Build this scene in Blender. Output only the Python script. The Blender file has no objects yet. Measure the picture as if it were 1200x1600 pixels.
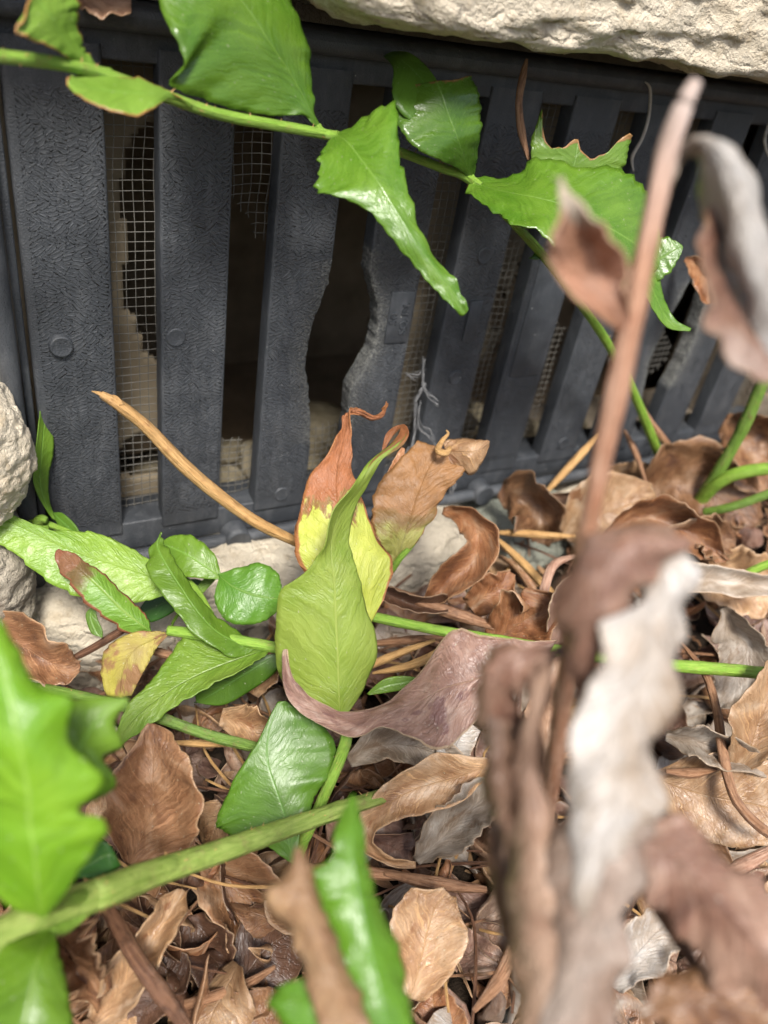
import bpy, bmesh, math, random
from mathutils import Vector, Matrix, noise
rad = math.radians
sc = bpy.context.scene
COL = sc.collection

# ------------------------------------------------------------------ camera
CAM = Vector((-0.0538, -0.2599, 0.2018)); YAW, PIT, ROL = 0.5992, -0.6103, 0.1896
FPX = 1228.6                                   # focal length in pixels of the 1200 x 1600 photograph
fwd = Vector((math.sin(YAW)*math.cos(PIT), math.cos(YAW)*math.cos(PIT), math.sin(PIT)))
_r = Vector((math.cos(YAW), -math.sin(YAW), 0)); _u = _r.cross(fwd)
rgt = _r*math.cos(ROL) + _u*math.sin(ROL); upv = -_r*math.sin(ROL) + _u*math.cos(ROL)
cd = bpy.data.cameras.new('camera'); cam = bpy.data.objects.new('camera', cd); COL.objects.link(cam)
cam.matrix_world = Matrix((( rgt.x, upv.x, -fwd.x, CAM.x), (rgt.y, upv.y, -fwd.y, CAM.y), (rgt.z, upv.z, -fwd.z, CAM.z), (0, 0, 0, 1)))
cd.sensor_fit = 'VERTICAL'; cd.sensor_height = 36; cd.sensor_width = 27; cd.lens = FPX/1600*36
cd.clip_start = 0.005; cd.clip_end = 100
cd.dof.use_dof = True; cd.dof.focus_distance = 0.258; cd.dof.aperture_fstop = 9.0
sc.camera = cam

# ------------------------------------------------------------------ world, sun, exposure
w = bpy.data.worlds.new('World'); sc.world = w; w.use_nodes = True
nt = w.node_tree; nt.nodes.clear()
sky = nt.nodes.new('ShaderNodeTexSky'); sky.sky_type = 'NISHITA'; sky.sun_disc = False
SUN_DIR = Vector((-0.23, -0.60, 0.90)).normalized()      # towards the sun
sky.sun_elevation = math.asin(SUN_DIR.z); sky.sun_rotation = math.atan2(SUN_DIR.x, SUN_DIR.y)
sky.air_density = 1.0; sky.dust_density = 3.0; sky.ozone_density = 0.6
bg = nt.nodes.new('ShaderNodeBackground'); bg.inputs[1].default_value = 0.05
wo = nt.nodes.new('ShaderNodeOutputWorld')
nt.links.new(sky.outputs[0], bg.inputs[0]); nt.links.new(bg.outputs[0], wo.inputs[0])
sd = bpy.data.lights.new('sun', 'SUN'); sd.energy = 1.5; sd.angle = rad(13); sd.color = (1, 0.965, 0.915)
so = bpy.data.objects.new('sun', sd); COL.objects.link(so)
so.rotation_euler = SUN_DIR.to_track_quat('Z', 'Y').to_euler()
sc.view_settings.view_transform = 'Standard'; sc.view_settings.look = 'None'
sc.view_settings.exposure = 1.98; sc.view_settings.gamma = 1.0
sc.render.engine = 'CYCLES'; sc.cycles.use_denoising = True
sc.cycles.max_bounces = 5; sc.cycles.diffuse_bounces = 3; sc.cycles.transparent_max_bounces = 8

# ------------------------------------------------------------------ helpers
NEAR = [1.0]
def at(x, y, D):                      # a photograph pixel at a distance D in front of the lens -> a place in the world
    D *= NEAR[0]
    return CAM + (fwd + rgt*((x-600)/FPX) + upv*((800-y)/FPX))*D
def n1(x, y=0.0, z=0.0): return noise.noise(Vector((x, y, z)))
def sst(x, a, b):
    t = max(0, min(1, (x-a)/(b-a))); return t*t*(3-2*t)
def gz(x, y):                         # height of the soil
    return -0.062 + 0.036*sst(x, 0.04, 0.34)*sst(y, -0.22, 0.0) + 0.004*n1(x*14, y*14, 3)
def link(name, me, parent=None, mat=None):
    o = bpy.data.objects.new(name, me); COL.objects.link(o); o.parent = parent
    if mat is not None and me is not None and not me.materials: me.materials.append(mat)
    return o
def empty(name, loc=(0, 0, 0)):
    o = bpy.data.objects.new(name, None); COL.objects.link(o); o.location = loc; o.empty_display_size = 0.01; return o
def tag(o, label=None, cat=None, group=None, kind=None):
    if label: o['label'] = label
    if cat: o['category'] = cat
    if group: o['group'] = group
    if kind: o['kind'] = kind
    return o
def mesh(name, vs, fs, smooth=True):
    me = bpy.data.meshes.new(name); me.from_pydata([tuple(v) for v in vs], [], fs); me.update()
    if smooth: me.polygons.foreach_set('use_smooth', [True]*len(me.polygons))
    return me
def cr(pts, s):                       # catmull-rom through tuples, s in 0..1
    n = len(pts)-1; f = s*n; i = min(int(f), n-1); t = f-i
    p0 = pts[max(i-1, 0)]; p1 = pts[i]; p2 = pts[i+1]; p3 = pts[min(i+2, n)]
    out = []
    for a, b, c, d in zip(p0, p1, p2, p3):
        out.append(0.5*((2*b)+(-a+c)*t+(2*a-5*b+4*c-d)*t*t+(-a+3*b-3*c+d)*t**3))
    return out
def boxmesh(x0, x1, y0, y1, z0, z1, bev=0.0006, seg=2):
    bm = bmesh.new(); bmesh.ops.create_cube(bm, size=1)
    for v in bm.verts:
        v.co = Vector(((x0+x1)/2+v.co.x*(x1-x0), (y0+y1)/2+v.co.y*(y1-y0), (z0+z1)/2+v.co.z*(z1-z0)))
    if bev: bmesh.ops.bevel(bm, geom=bm.edges[:], offset=bev, segments=seg, affect='EDGES', profile=0.5)
    me = bpy.data.meshes.new('box'); bm.to_mesh(me); bm.free()
    me.polygons.foreach_set('use_smooth', [True]*len(me.polygons))
    me.update(); return me

# ------------------------------------------------------------------ node material kit
class NM:
    def __init__(s, name):
        s.m = bpy.data.materials.new(name); s.m.use_nodes = True; s.t = s.m.node_tree; s.t.nodes.clear()
        s.out = s.n('ShaderNodeOutputMaterial')
    def n(s, kind, **kw):
        o = s.t.nodes.new(kind)
        for k, v in kw.items(): setattr(o, k, v)
        return o
    def l(s, a, b): s.t.links.new(a, b)
    def val(s, sock, v):
        if hasattr(v, 'is_linked') or isinstance(v, bpy.types.NodeSocket): s.l(v, sock)
        else: sock.default_value = v
    def math(s, op, a, b=0.0, c=0.0, clamp=False):
        o = s.n('ShaderNodeMath', operation=op, use_clamp=clamp)
        s.val(o.inputs[0], a); s.val(o.inputs[1], b); s.val(o.inputs[2], c); return o.outputs[0]
    def ramp(s, fac, stops, interp='LINEAR'):
        o = s.n('ShaderNodeValToRGB'); o.color_ramp.interpolation = interp
        e = o.color_ramp.elements
        while len(e) < len(stops): e.new(0.5)
        for el, (p, c) in zip(e, stops):
            el.position = p; el.color = (c, c, c, 1) if isinstance(c, (int, float)) else (*c, 1)
        s.val(o.inputs[0], fac); return o.outputs[0]
    def mix(s, fac, a, b, blend='MIX'):
        o = s.n('ShaderNodeMix', data_type='RGBA', blend_type=blend)
        s.val(o.inputs[0], fac)
        for k, v in ((6, a), (7, b)):
            if isinstance(v, tuple): o.inputs[k].default_value = (*v, 1)
            else: s.l(v, o.inputs[k])
        return o.outputs[2]
    def noise(s, vec, scale, detail=4, rough=0.6, dist=0.0, dim='3D'):
        o = s.n('ShaderNodeTexNoise', noise_dimensions=dim)
        if vec is not None: s.l(vec, o.inputs['Vector'])
        o.inputs['Scale'].default_value = scale; o.inputs['Detail'].default_value = detail
        o.inputs['Roughness'].default_value = rough; o.inputs['Distortion'].default_value = dist
        return o.outputs[0]
    def xyz(s, v):
        o = s.n('ShaderNodeSeparateXYZ'); s.l(v, o.inputs[0]); return o.outputs
    def comb(s, x, y, z=0.0):
        o = s.n('ShaderNodeCombineXYZ'); s.val(o.inputs[0], x); s.val(o.inputs[1], y); s.val(o.inputs[2], z); return o.outputs[0]
    def bump(s, h, strength, dist, normal=None):
        o = s.n('ShaderNodeBump'); s.l(h, o.inputs['Height'])
        o.inputs['Strength'].default_value = strength; o.inputs['Distance'].default_value = dist
        if normal: s.l(normal, o.inputs['Normal'])
        return o.outputs[0]
    def bsdf(s, col, rough=0.5, normal=None, spec=0.5, transl=0.0, tcol=None):
        b = s.n('ShaderNodeBsdfPrincipled')
        if isinstance(col, tuple): b.inputs['Base Color'].default_value = (*col, 1)
        else: s.l(col, b.inputs['Base Color'])
        s.val(b.inputs['Roughness'], rough); b.inputs['Specular IOR Level'].default_value = spec
        if normal: s.l(normal, b.inputs['Normal'])
        if transl:
            t = s.n('ShaderNodeBsdfTranslucent'); mx = s.n('ShaderNodeMixShader'); mx.inputs[0].default_value = transl
            c = tcol if tcol is not None else col
            if isinstance(c, tuple): t.inputs[0].default_value = (*c, 1)
            else: s.l(c, t.inputs[0])
            if normal: s.l(normal, t.inputs['Normal'])
            s.l(b.outputs[0], mx.inputs[1]); s.l(t.outputs[0], mx.inputs[2]); s.l(mx.outputs[0], s.out.inputs[0])
        else: s.l(b.outputs[0], s.out.inputs[0])
        return s.m

def objco(k): return k.n('ShaderNodeTexCoord').outputs['Object']

def leaf_mat(name, c1, c2, vein=None, tip=None, edge=None, rough=0.35, transl=0.25, spec=0.5, vfreq=5.0, vstr=0.5,
             blot=None, spots=True, streak=0.25, mid=0.035, pale=0.2, patch=0.0, rim=None, multi=None, mscale=0.75):
    """a leaf blade: two blade tones, fine diagonal veins in relief, optional brown tip / margin / blotch"""
    k = NM(name)
    uv = k.n('ShaderNodeUVMap', uv_map='uv').outputs[0]; me = k.n('ShaderNodeUVMap', uv_map='metric').outputs[0]
    oi = k.n('ShaderNodeObjectInfo').outputs['Random']
    x, y, _ = k.xyz(me); u, v, _ = k.xyz(uv)
    ax = k.math('ABSOLUTE', x); side = k.math('SIGN', x)
    warp = k.math('MULTIPLY', k.math('SUBTRACT', k.noise(k.comb(x, y, k.math('MULTIPLY', oi, 13.0)), 1.6, 3, 0.6), 0.5), 0.55)
    s = k.math('ADD', warp, k.math('SUBTRACT', y, k.math('MULTIPLY', k.math('POWER', ax, 0.9), 0.75)))
    seed = k.math('ADD', k.math('MULTIPLY', side, 7.3), k.math('MULTIPLY', oi, 31.0))
    vv = k.comb(k.math('MULTIPLY', s, vfreq), k.math('MULTIPLY', ax, 0.55), seed)
    veins = k.noise(vv, 1.0, 3, 0.65)
    fine = k.noise(k.comb(x, y, k.math('MULTIPLY', oi, 17.0)), 2.6, 4, 0.65)
    big = k.noise(k.comb(x, y, k.math('MULTIPLY', oi, 9.0)), 0.55, 3, 0.55)
    col = k.mix(k.ramp(big, [(0.32, 0.0), (0.68, 1.0)]), c1, c2)
    if multi: col = k.ramp(k.noise(k.comb(x, y, k.math('MULTIPLY', oi, 41.0)), mscale, 5, 0.6, 0.6), multi)
    col = k.mix(k.math('MULTIPLY', k.ramp(veins, [(0.30, 1.0), (0.52, 0.0)]), streak), col, tuple(q*0.55 for q in c1))
    col = k.mix(k.math('MULTIPLY', k.ramp(veins, [(0.54, 0.0), (0.70, 1.0)]), pale), col, tuple(min(0.75, q*1.35+0.03) for q in c2))
    if patch: col = k.mix(k.math('MULTIPLY', k.ramp(k.noise(k.comb(x, y, k.math('MULTIPLY', oi, 23.0)), 1.1, 5, 0.65, 0.6), [(0.48, 0.0), (0.68, 1.0)]), patch), col, tuple(q*0.42 for q in c1))
    au = k.math('ABSOLUTE', k.math('SUBTRACT', k.math('MULTIPLY', u, 2.0), 1.0))
    midf = k.math('LESS_THAN', ax, mid)
    midr = k.math('SUBTRACT', 1.0, k.math('DIVIDE', ax, mid*1.6), clamp=True)
    if vein: col = k.mix(k.math('MULTIPLY', midr, 0.75), col, vein)
    wob = k.math('MULTIPLY', k.math('SUBTRACT', k.noise(k.comb(x, y, 2.0), 0.9, 4, 0.6), 0.5), 0.45)
    if blot:
        bc, thr = blot
        f = k.ramp(k.noise(k.comb(x, y, k.math('ADD', k.math('MULTIPLY', oi, 9.0), 5.0)), 0.8, 4, 0.6), [(thr, 0.0), (thr+0.06, 1.0)])
        col = k.mix(k.math('MULTIPLY', f, 0.85), col, bc)
    if tip:
        tc, start, soft = tip
        f = k.math('DIVIDE', k.math('SUBTRACT', k.math('ADD', v, k.math('MULTIPLY', wob, 0.75)), start), soft, clamp=True)
        tcv = k.mix(fine, tuple(q*0.6 for q in tc), tuple(min(1, q*1.35) for q in tc))
        rimf = k.math('MULTIPLY', k.math('MULTIPLY', f, k.math('SUBTRACT', 1.0, f)), 3.0)
        col = k.mix(f, col, tcv); col = k.mix(rimf, col, tuple(q*0.55 for q in tc))
    if edge:
        ec, wd = edge
        f = k.math('DIVIDE', k.math('SUBTRACT', k.math('ADD', au, k.math('MULTIPLY', wob, wd*1.5)), 1.0-wd), wd*0.35, clamp=True)
        f2 = k.math('DIVIDE', k.math('SUBTRACT', k.math('ADD', v, k.math('MULTIPLY', wob, wd*0.3)), 1.0-wd*0.6), wd*0.15, clamp=True)
        col = k.mix(k.math('MAXIMUM', f, f2), col, ec)
    if rim:
        f = k.math('DIVIDE', k.math('SUBTRACT', k.math('ADD', au, k.math('MULTIPLY', wob, 0.12)), 0.965), 0.03, clamp=True)
        col = k.mix(k.math('MULTIPLY', f, 0.45), col, rim)
    if spots:
        f = k.ramp(k.noise(k.comb(x, y, 4.0), 9.0, 2, 0.5), [(0.68, 0.0), (0.73, 1.0)])
        col = k.mix(k.math('MULTIPLY', f, 0.5), col, (0.5, 0.5, 0.36))
    if multi:
        f = k.ramp(k.noise(k.comb(x, y, 8.0), 7.0, 4, 0.7), [(0.60, 0.0), (0.70, 1.0)])
        col = k.mix(k.math('MULTIPLY', f, 0.6), col, tuple(q*0.3 for q in c1))
    hv = k.n('ShaderNodeHueSaturation'); k.l(col, hv.inputs['Color'])
    k.l(k.math('ADD', k.math('MULTIPLY', oi, 0.5), 0.72), hv.inputs['Value']); col = hv.outputs[0]
    h = k.math('ADD', k.math('MULTIPLY', veins, 1.0), k.math('MULTIPLY', fine, 0.55))
    h = k.math('SUBTRACT', h, k.math('MULTIPLY', midr, 0.35))
    nm = k.bump(h, vstr, 0.0011)
    rg = k.math('ADD', rough, k.math('MULTIPLY', k.math('SUBTRACT', fine, 0.5), 0.3))
    return k.bsdf(col, rg, nm, spec, transl)

def stem_mat(name, c1, c2, rough=0.45, node_c=None, top=None):
    k = NM(name)
    uv = k.n('ShaderNodeUVMap', uv_map='uv').outputs[0]; me = k.n('ShaderNodeUVMap', uv_map='metric').outputs[0]
    u, v, _ = k.xyz(uv); x, y, _ = k.xyz(me)
    a = k.noise(k.comb(k.math('MULTIPLY', u, 16.0), k.math('MULTIPLY', y, 1.0)), 1.0, 5, 0.7)
    b = k.noise(objco(k), 260, 4, 0.6)
    col = k.mix(k.ramp(a, [(0.35, 0.0), (0.65, 1.0)]), c1, c2)
    col = k.mix(k.math('MULTIPLY', k.ramp(b, [(0.56, 0.0), (0.7, 1.0)]), 0.55), col, node_c or tuple(q*0.45 for q in c1))
    blotch = k.noise(k.comb(k.math('MULTIPLY', u, 3.0), k.math('MULTIPLY', y, 0.9), 3.0), 1.0, 5, 0.7)
    col = k.mix(k.ramp(blotch, [(0.50, 0.0), (0.66, 0.7)]), col, tuple(q*0.58 for q in c1))
    if top: col = k.mix(k.math('DIVIDE', k.math('SUBTRACT', top[1], v), top[2], clamp=True), col, top[0])
    nm = k.bump(k.math('ADD', k.math('MULTIPLY', a, 2.0), b), 0.8, 0.0007)
    return k.bsdf(col, rough, nm, 0.4)

# ------------------------------------------------------------------ materials
def m_plastic(emboss=True):
    k = NM('black_plastic_embossed' if emboss else 'black_plastic')
    oc = objco(k); x, y, z = k.xyz(oc)
    flat = k.comb(x, z, 0.0)
    grime = k.noise(oc, 60, 6, 0.65); dust = k.noise(oc, 420, 4, 0.7); sm = k.noise(oc, 1800, 3, 0.6)
    col = k.mix(k.ramp(grime, [(0.3, 0.0), (0.7, 1.0)]), (0.029, 0.0325, 0.0375), (0.053, 0.0585, 0.066))
    col = k.mix(k.math('MULTIPLY', k.ramp(dust, [(0.60, 0.0), (0.78, 1.0)]), 0.30), col, (0.20, 0.20, 0.19))
    smear = k.noise(k.comb(k.math('MULTIPLY', x, 1.0), y, k.math('MULTIPLY', z, 0.35)), 130, 6, 0.7)
    col = k.mix(k.math('MULTIPLY', k.ramp(smear, [(0.50, 0.0), (0.72, 1.0)]), 0.42), col, (0.14, 0.145, 0.15))
    at_ = k.n('ShaderNodeAttribute', attribute_name='wear').outputs['Fac']
    wv = k.math('MULTIPLY', at_, k.ramp(k.noise(oc, 900, 5, 0.7), [(0.40, 0.05), (0.62, 1.0)]))
    col = k.mix(wv, col, (0.30, 0.30, 0.27))
    speck = k.ramp(k.noise(oc, 700, 1, 0.4), [(0.80, 0.0), (0.82, 1.0)])
    col = k.mix(k.math('MULTIPLY', speck, 0.8), col, (0.6, 0.6, 0.56))
    h = k.math('MULTIPLY', sm, 0.25)
    if emboss:
        wob = k.n('ShaderNodeVectorMath', operation='ADD'); k.l(flat, wob.inputs[0])
        nz = k.n('ShaderNodeTexNoise'); k.l(flat, nz.inputs['Vector']); nz.inputs['Scale'].default_value = 500
        sc_ = k.n('ShaderNodeVectorMath', operation='SCALE'); k.l(nz.outputs['Color'], sc_.inputs[0]); sc_.inputs['Scale'].default_value = 0.0007
        k.l(sc_.outputs[0], wob.inputs[1]); p = wob.outputs[0]
        vo = k.n('ShaderNodeTexVoronoi', voronoi_dimensions='2D'); k.l(p, vo.inputs['Vector']); vo.inputs['Scale'].default_value = 300
        ve = k.n('ShaderNodeTexVoronoi', voronoi_dimensions='2D', feature='DISTANCE_TO_EDGE'); k.l(p, ve.inputs['Vector']); ve.inputs['Scale'].default_value = 300
        r, g, b = k.xyz(vo.outputs['Color'])
        sgn = k.math('SUBTRACT', k.math('MULTIPLY', k.math('GREATER_THAN', g, 0.5), 2.0), 1.0)
        ang = k.math('MULTIPLY', k.math('ADD', k.math('MULTIPLY', r, 0.75), 0.18), sgn)
        px, py, _ = k.xyz(p)
        q = k.math('SUBTRACT', k.math('MULTIPLY', py, k.math('COSINE', ang)), k.math('MULTIPLY', px, k.math('SINE', ang)))
        st = k.math('SINE', k.math('ADD', k.math('MULTIPLY', q, 6.2832/0.00138), k.math('MULTIPLY', b, 6.28)))
        st = k.ramp(k.math('ADD', k.math('MULTIPLY', st, 0.5), 0.5), [(0.60, 0.0), (0.80, 1.0)])
        st = k.math('MULTIPLY', st, k.ramp(ve.outputs['Distance'], [(0.02, 0.0), (0.10, 1.0)]))
        em = k.n('ShaderNodeAttribute', attribute_name='emb').outputs['Fac']
        st = k.math('MULTIPLY', k.math('MULTIPLY', st, em), k.ramp(k.noise(oc, 45, 4, 0.6), [(0.36, 0.35), (0.58, 1.0)]))
        col = k.mix(k.math('MULTIPLY', st, 0.25), col, (0.12, 0.13, 0.14))  # raised strokes coloured paler to imitate their highlights
        h = k.math('ADD', h, k.math('MULTIPLY', st, 1.3))
    h = k.math('ADD', h, k.math('MULTIPLY', wv, k.noise(oc, 1300, 5, 0.8)))
    nm = k.bump(h, 1.0, 0.0013)
    rg = k.math('ADD', 0.36, k.math('MULTIPLY', grime, 0.22))
    return k.bsdf(col, rg, nm, 0.55)

def m_stone(name, ca, cb, cc, scale=1.0):
    k = NM(name); oc = objco(k)
    a = k.noise(oc, 22*scale, 6, 0.65, 0.4); b = k.noise(oc, 120*scale, 6, 0.7, 0.3); c = k.noise(oc, 600*scale, 5, 0.7)
    vo = k.n('ShaderNodeTexVoronoi', feature='DISTANCE_TO_EDGE'); 
    wv = k.n('ShaderNodeVectorMath', operation='MULTIPLY'); k.l(oc, wv.inputs[0]); wv.inputs[1].default_value = (0.55, 0.7, 1.6)
    wn = k.n('ShaderNodeTexNoise'); k.l(oc, wn.inputs['Vector']); wn.inputs['Scale'].default_value = 60*scale; wn.inputs['Detail'].default_value = 5
    wa = k.n('ShaderNodeVectorMath', operation='MULTIPLY_ADD'); k.l(wn.outputs['Color'], wa.inputs[0]); wa.inputs[1].default_value = (0.03, 0.03, 0.03); k.l(wv.outputs[0], wa.inputs[2])
    k.l(wa.outputs[0], vo.inputs['Vector']); vo.inputs['Scale'].default_value = 55*scale
    cr_ = k.ramp(vo.outputs['Distance'], [(0.0, 0.0), (0.12, 1.0)])
    col = k.mix(k.ramp(a, [(0.3, 0.0), (0.7, 1.0)]), ca, cb)
    col = k.mix(k.ramp(b, [(0.52, 0.0), (0.72, 0.8)]), col, cc)
    col = k.mix(k.math('MULTIPLY', k.ramp(c, [(0.62, 0.0), (0.75, 1.0)]), 0.5), col, tuple(q*0.45 for q in cc))
    h = k.math('ADD', k.math('ADD', k.math('MULTIPLY', b, 1.2), k.math('MULTIPLY', c, 0.5)), k.math('MULTIPLY', cr_, 0.25))
    return k.bsdf(col, 0.9, k.bump(h, 1.0, 0.0032), 0.2)

def m_simple(name, c1, c2, scale, rough=0.85, bstr=0.5, bdist=0.001, spec=0.2, metal=0.0):
    k = NM(name); oc = objco(k); a = k.noise(oc, scale, 6, 0.65); b = k.noise(oc, scale*7, 4, 0.6)
    col = k.mix(k.ramp(a, [(0.32, 0.0), (0.68, 1.0)]), c1, c2)
    m = k.bsdf(col, rough, k.bump(k.math('ADD', a, k.math('MULTIPLY', b, 0.5)), bstr, bdist), spec)
    return m

M = {}
M['slat'] = m_plastic(True); M['plastic'] = m_plastic(False)
M['limestone'] = m_stone('cream_limestone', (0.64, 0.55, 0.41), (0.74, 0.66, 0.52), (0.44, 0.34, 0.21))
M['greystone'] = m_stone('grey_stone', (0.42, 0.37, 0.29), (0.52, 0.46, 0.36), (0.27, 0.23, 0.17))
M['greenstone'] = m_stone('greenish_stone', (0.22, 0.24, 0.20), (0.34, 0.34, 0.27), (0.14, 0.15, 0.12))
M['brownstone'] = m_stone('brown_stone', (0.14, 0.10, 0.07), (0.20, 0.15, 0.10), (0.08, 0.05, 0.035))
M['mortar'] = m_simple('mortar', (0.16, 0.13, 0.095), (0.24, 0.20, 0.15), 90, 0.95, 0.9, 0.003)
M['soil'] = m_simple('soil', (0.010, 0.007, 0.005), (0.035, 0.023, 0.014), 80, 0.95, 1.0, 0.004)
M['board'] = m_simple('tan_board', (0.20, 0.16, 0.105), (0.29, 0.24, 0.165), 40, 0.9, 0.3, 0.001)
M['wire'] = m_simple('dull_wire', (0.10, 0.095, 0.08), (0.17, 0.16, 0.14), 200, 0.55, 0.4, 0.0003, 0.5)
M['rubble'] = m_simple('rubble', (0.17, 0.14, 0.085), (0.30, 0.26, 0.18), 70, 0.9, 0.9, 0.002)
M['crawl'] = m_simple('crawlspace_dirt', (0.17, 0.125, 0.075), (0.30, 0.23, 0.15), 30, 0.95, 0.6, 0.002)
M['web'] = m_simple('cobweb_fibre', (0.10, 0.10, 0.10), (0.22, 0.22, 0.22), 200, 0.8, 0.2, 0.0002)
BR = (0.17, 0.065, 0.028); OR = (0.30, 0.125, 0.045)
M['g_cool'] = leaf_mat('cool_green_blade', (0.075, 0.185, 0.012), (0.115, 0.25, 0.02), vein=(0.14, 0.3, 0.06), spec=0.6, transl=0.25, rough=0.28, vstr=0.35)
M['g_gloss'] = leaf_mat('glossy_green_blade', (0.085, 0.20, 0.014), (0.15, 0.28, 0.028), vein=(0.22, 0.38, 0.07), spec=0.65, transl=0.33, rough=0.27, vstr=0.3, streak=0.35)
M['g_mid'] = leaf_mat('green_blade', (0.105, 0.215, 0.016), (0.165, 0.29, 0.03), vein=(0.2, 0.38, 0.06), spec=0.55, transl=0.33, rough=0.36, vstr=0.35)
M['g_mid_edge'] = leaf_mat('green_blade_scorched_edge', (0.15, 0.28, 0.03), (0.22, 0.36, 0.055), vein=(0.2, 0.38, 0.06), edge=((0.42, 0.22, 0.07), 0.07), spec=0.55, transl=0.33, rough=0.36, vstr=0.35)
M['g_torn'] = leaf_mat('green_blade_torn_tip', (0.13, 0.26, 0.02), (0.19, 0.33, 0.04), vein=(0.2, 0.38, 0.06), tip=((0.46, 0.25, 0.09), 0.965, 0.02), spec=0.55, transl=0.33, rough=0.36, vstr=0.35)
M['g_deep'] = leaf_mat('deep_green_blade', (0.062, 0.145, 0.012), (0.10, 0.21, 0.02), vein=(0.13, 0.28, 0.05), spec=0.55, transl=0.33, rough=0.36, vstr=0.22)
M['g_deep_torn'] = leaf_mat('deep_green_blade_torn_tip', (0.062, 0.155, 0.012), (0.11, 0.22, 0.022), vein=(0.16, 0.3, 0.05), tip=((0.46, 0.25, 0.09), 0.965, 0.02), spec=0.65, transl=0.3, rough=0.27, vstr=0.25)
M['g_dark'] = leaf_mat('dark_green_blade', (0.02, 0.085, 0.012), (0.045, 0.14, 0.016), vein=(0.1, 0.2, 0.05), rough=0.36, vstr=0.2)
M['g_light'] = leaf_mat('light_green_blade', (0.17, 0.31, 0.03), (0.25, 0.38, 0.055), vein=(0.34, 0.50, 0.12), spec=0.55, transl=0.33, rough=0.36, vstr=0.75, vfreq=3.6)
M['g_yel'] = leaf_mat('yellow_green_blade', (0.235, 0.345, 0.04), (0.33, 0.42, 0.075), vein=(0.46, 0.55, 0.14), rough=0.40, vstr=0.5, vfreq=4.6, transl=0.32, tip=((0.38, 0.15, 0.06), 0.72, 0.06), streak=0.3)
M['g_half'] = leaf_mat('half_dead_blade', (0.36, 0.42, 0.05), (0.46, 0.48, 0.09), vein=(0.5, 0.52, 0.16), tip=((0.33, 0.125, 0.05), 0.29, 0.03), edge=((0.34, 0.14, 0.05), 0.10), rough=0.5, vstr=0.8, streak=0.3)
M['g_half2'] = leaf_mat('mostly_dead_blade', (0.42, 0.42, 0.10), (0.50, 0.46, 0.14), vein=(0.5, 0.44, 0.2), tip=((0.40, 0.20, 0.075), 0.34, 0.16), edge=((0.34, 0.17, 0.06), 0.08), rough=0.5, vstr=0.7, streak=0.3)
M['g_scorch'] = leaf_mat('green_blade_brown_side', (0.14, 0.29, 0.03), (0.19, 0.33, 0.04), vein=(0.3, 0.42, 0.1), tip=((0.25, 0.12, 0.06), 0.62, 0.15), edge=((0.26, 0.10, 0.05), 0.16), rough=0.4, vstr=0.6)
M['g_spot'] = leaf_mat('green_blade_brown_spot', (0.11, 0.28, 0.025), (0.16, 0.34, 0.04), vein=(0.26, 0.42, 0.1), blot=((0.28, 0.20, 0.05), 0.60), spec=0.55, transl=0.33, rough=0.36, vstr=0.45)
M['g_front'] = leaf_mat('bright_green_blade', (0.12, 0.275, 0.012), (0.19, 0.35, 0.022), vein=(0.26, 0.42, 0.07), streak=0.4, spec=0.55, transl=0.33, rough=0.36, vstr=0.3)
M['yel_dead'] = leaf_mat('yellow_patched_dead_blade', (0.27, 0.19, 0.07), (0.44, 0.39, 0.06), blot=((0.25, 0.12, 0.06), 0.5), rough=0.6, vstr=0.7, transl=0.15)
D_ = dict(rough=0.36, transl=0.12, spec=0.6, vstr=0.6, vfreq=11.0, spots=True, streak=0.4, pale=0.5, patch=0.35, mid=0.022, rim=(0.46, 0.31, 0.18))
M['d_tan'] = leaf_mat('tan_dead_blade', (0.40, 0.205, 0.07), (0.54, 0.32, 0.135), vein=(0.42, 0.25, 0.12), blot=((0.22, 0.10, 0.045), 0.62), multi=[(0.28, (0.17, 0.082, 0.04)), (0.42, (0.32, 0.18, 0.092)), (0.56, (0.43, 0.275, 0.158)), (0.72, (0.56, 0.43, 0.31))], **D_)
M['d_or'] = leaf_mat('orange_brown_dead_blade', (0.37, 0.135, 0.035), (0.48, 0.22, 0.07), vein=(0.46, 0.25, 0.12), blot=((0.18, 0.07, 0.03), 0.62), multi=[(0.28, (0.13, 0.05, 0.025)), (0.42, (0.27, 0.112, 0.05)), (0.56, (0.38, 0.19, 0.095)), (0.72, (0.50, 0.34, 0.22))], **D_)
M['d_br'] = leaf_mat('brown_dead_blade', (0.22, 0.092, 0.034), (0.34, 0.17, 0.075), vein=(0.34, 0.19, 0.10), blot=((0.10, 0.045, 0.026), 0.62), multi=[(0.28, (0.085, 0.04, 0.022)), (0.42, (0.18, 0.085, 0.04)), (0.56, (0.28, 0.15, 0.075)), (0.72, (0.42, 0.28, 0.18))], **D_)
M['d_pur'] = leaf_mat('purple_brown_dead_blade', (0.22, 0.118, 0.082), (0.31, 0.185, 0.135), vein=(0.34, 0.22, 0.15), blot=((0.125, 0.052, 0.045), 0.60), edge=((0.38, 0.28, 0.19), 0.05), multi=[(0.28, (0.11, 0.05, 0.042)), (0.42, (0.2, 0.105, 0.075)), (0.56, (0.29, 0.175, 0.13)), (0.72, (0.42, 0.31, 0.25))], **D_)
M['d_grey'] = leaf_mat('grey_dead_blade', (0.34, 0.265, 0.195), (0.48, 0.40, 0.32), vein=(0.34, 0.26, 0.19), blot=((0.22, 0.145, 0.09), 0.6), multi=[(0.28, (0.16, 0.1, 0.065)), (0.42, (0.3, 0.23, 0.165)), (0.56, (0.44, 0.37, 0.3)), (0.72, (0.6, 0.55, 0.48))], **D_)
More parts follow.
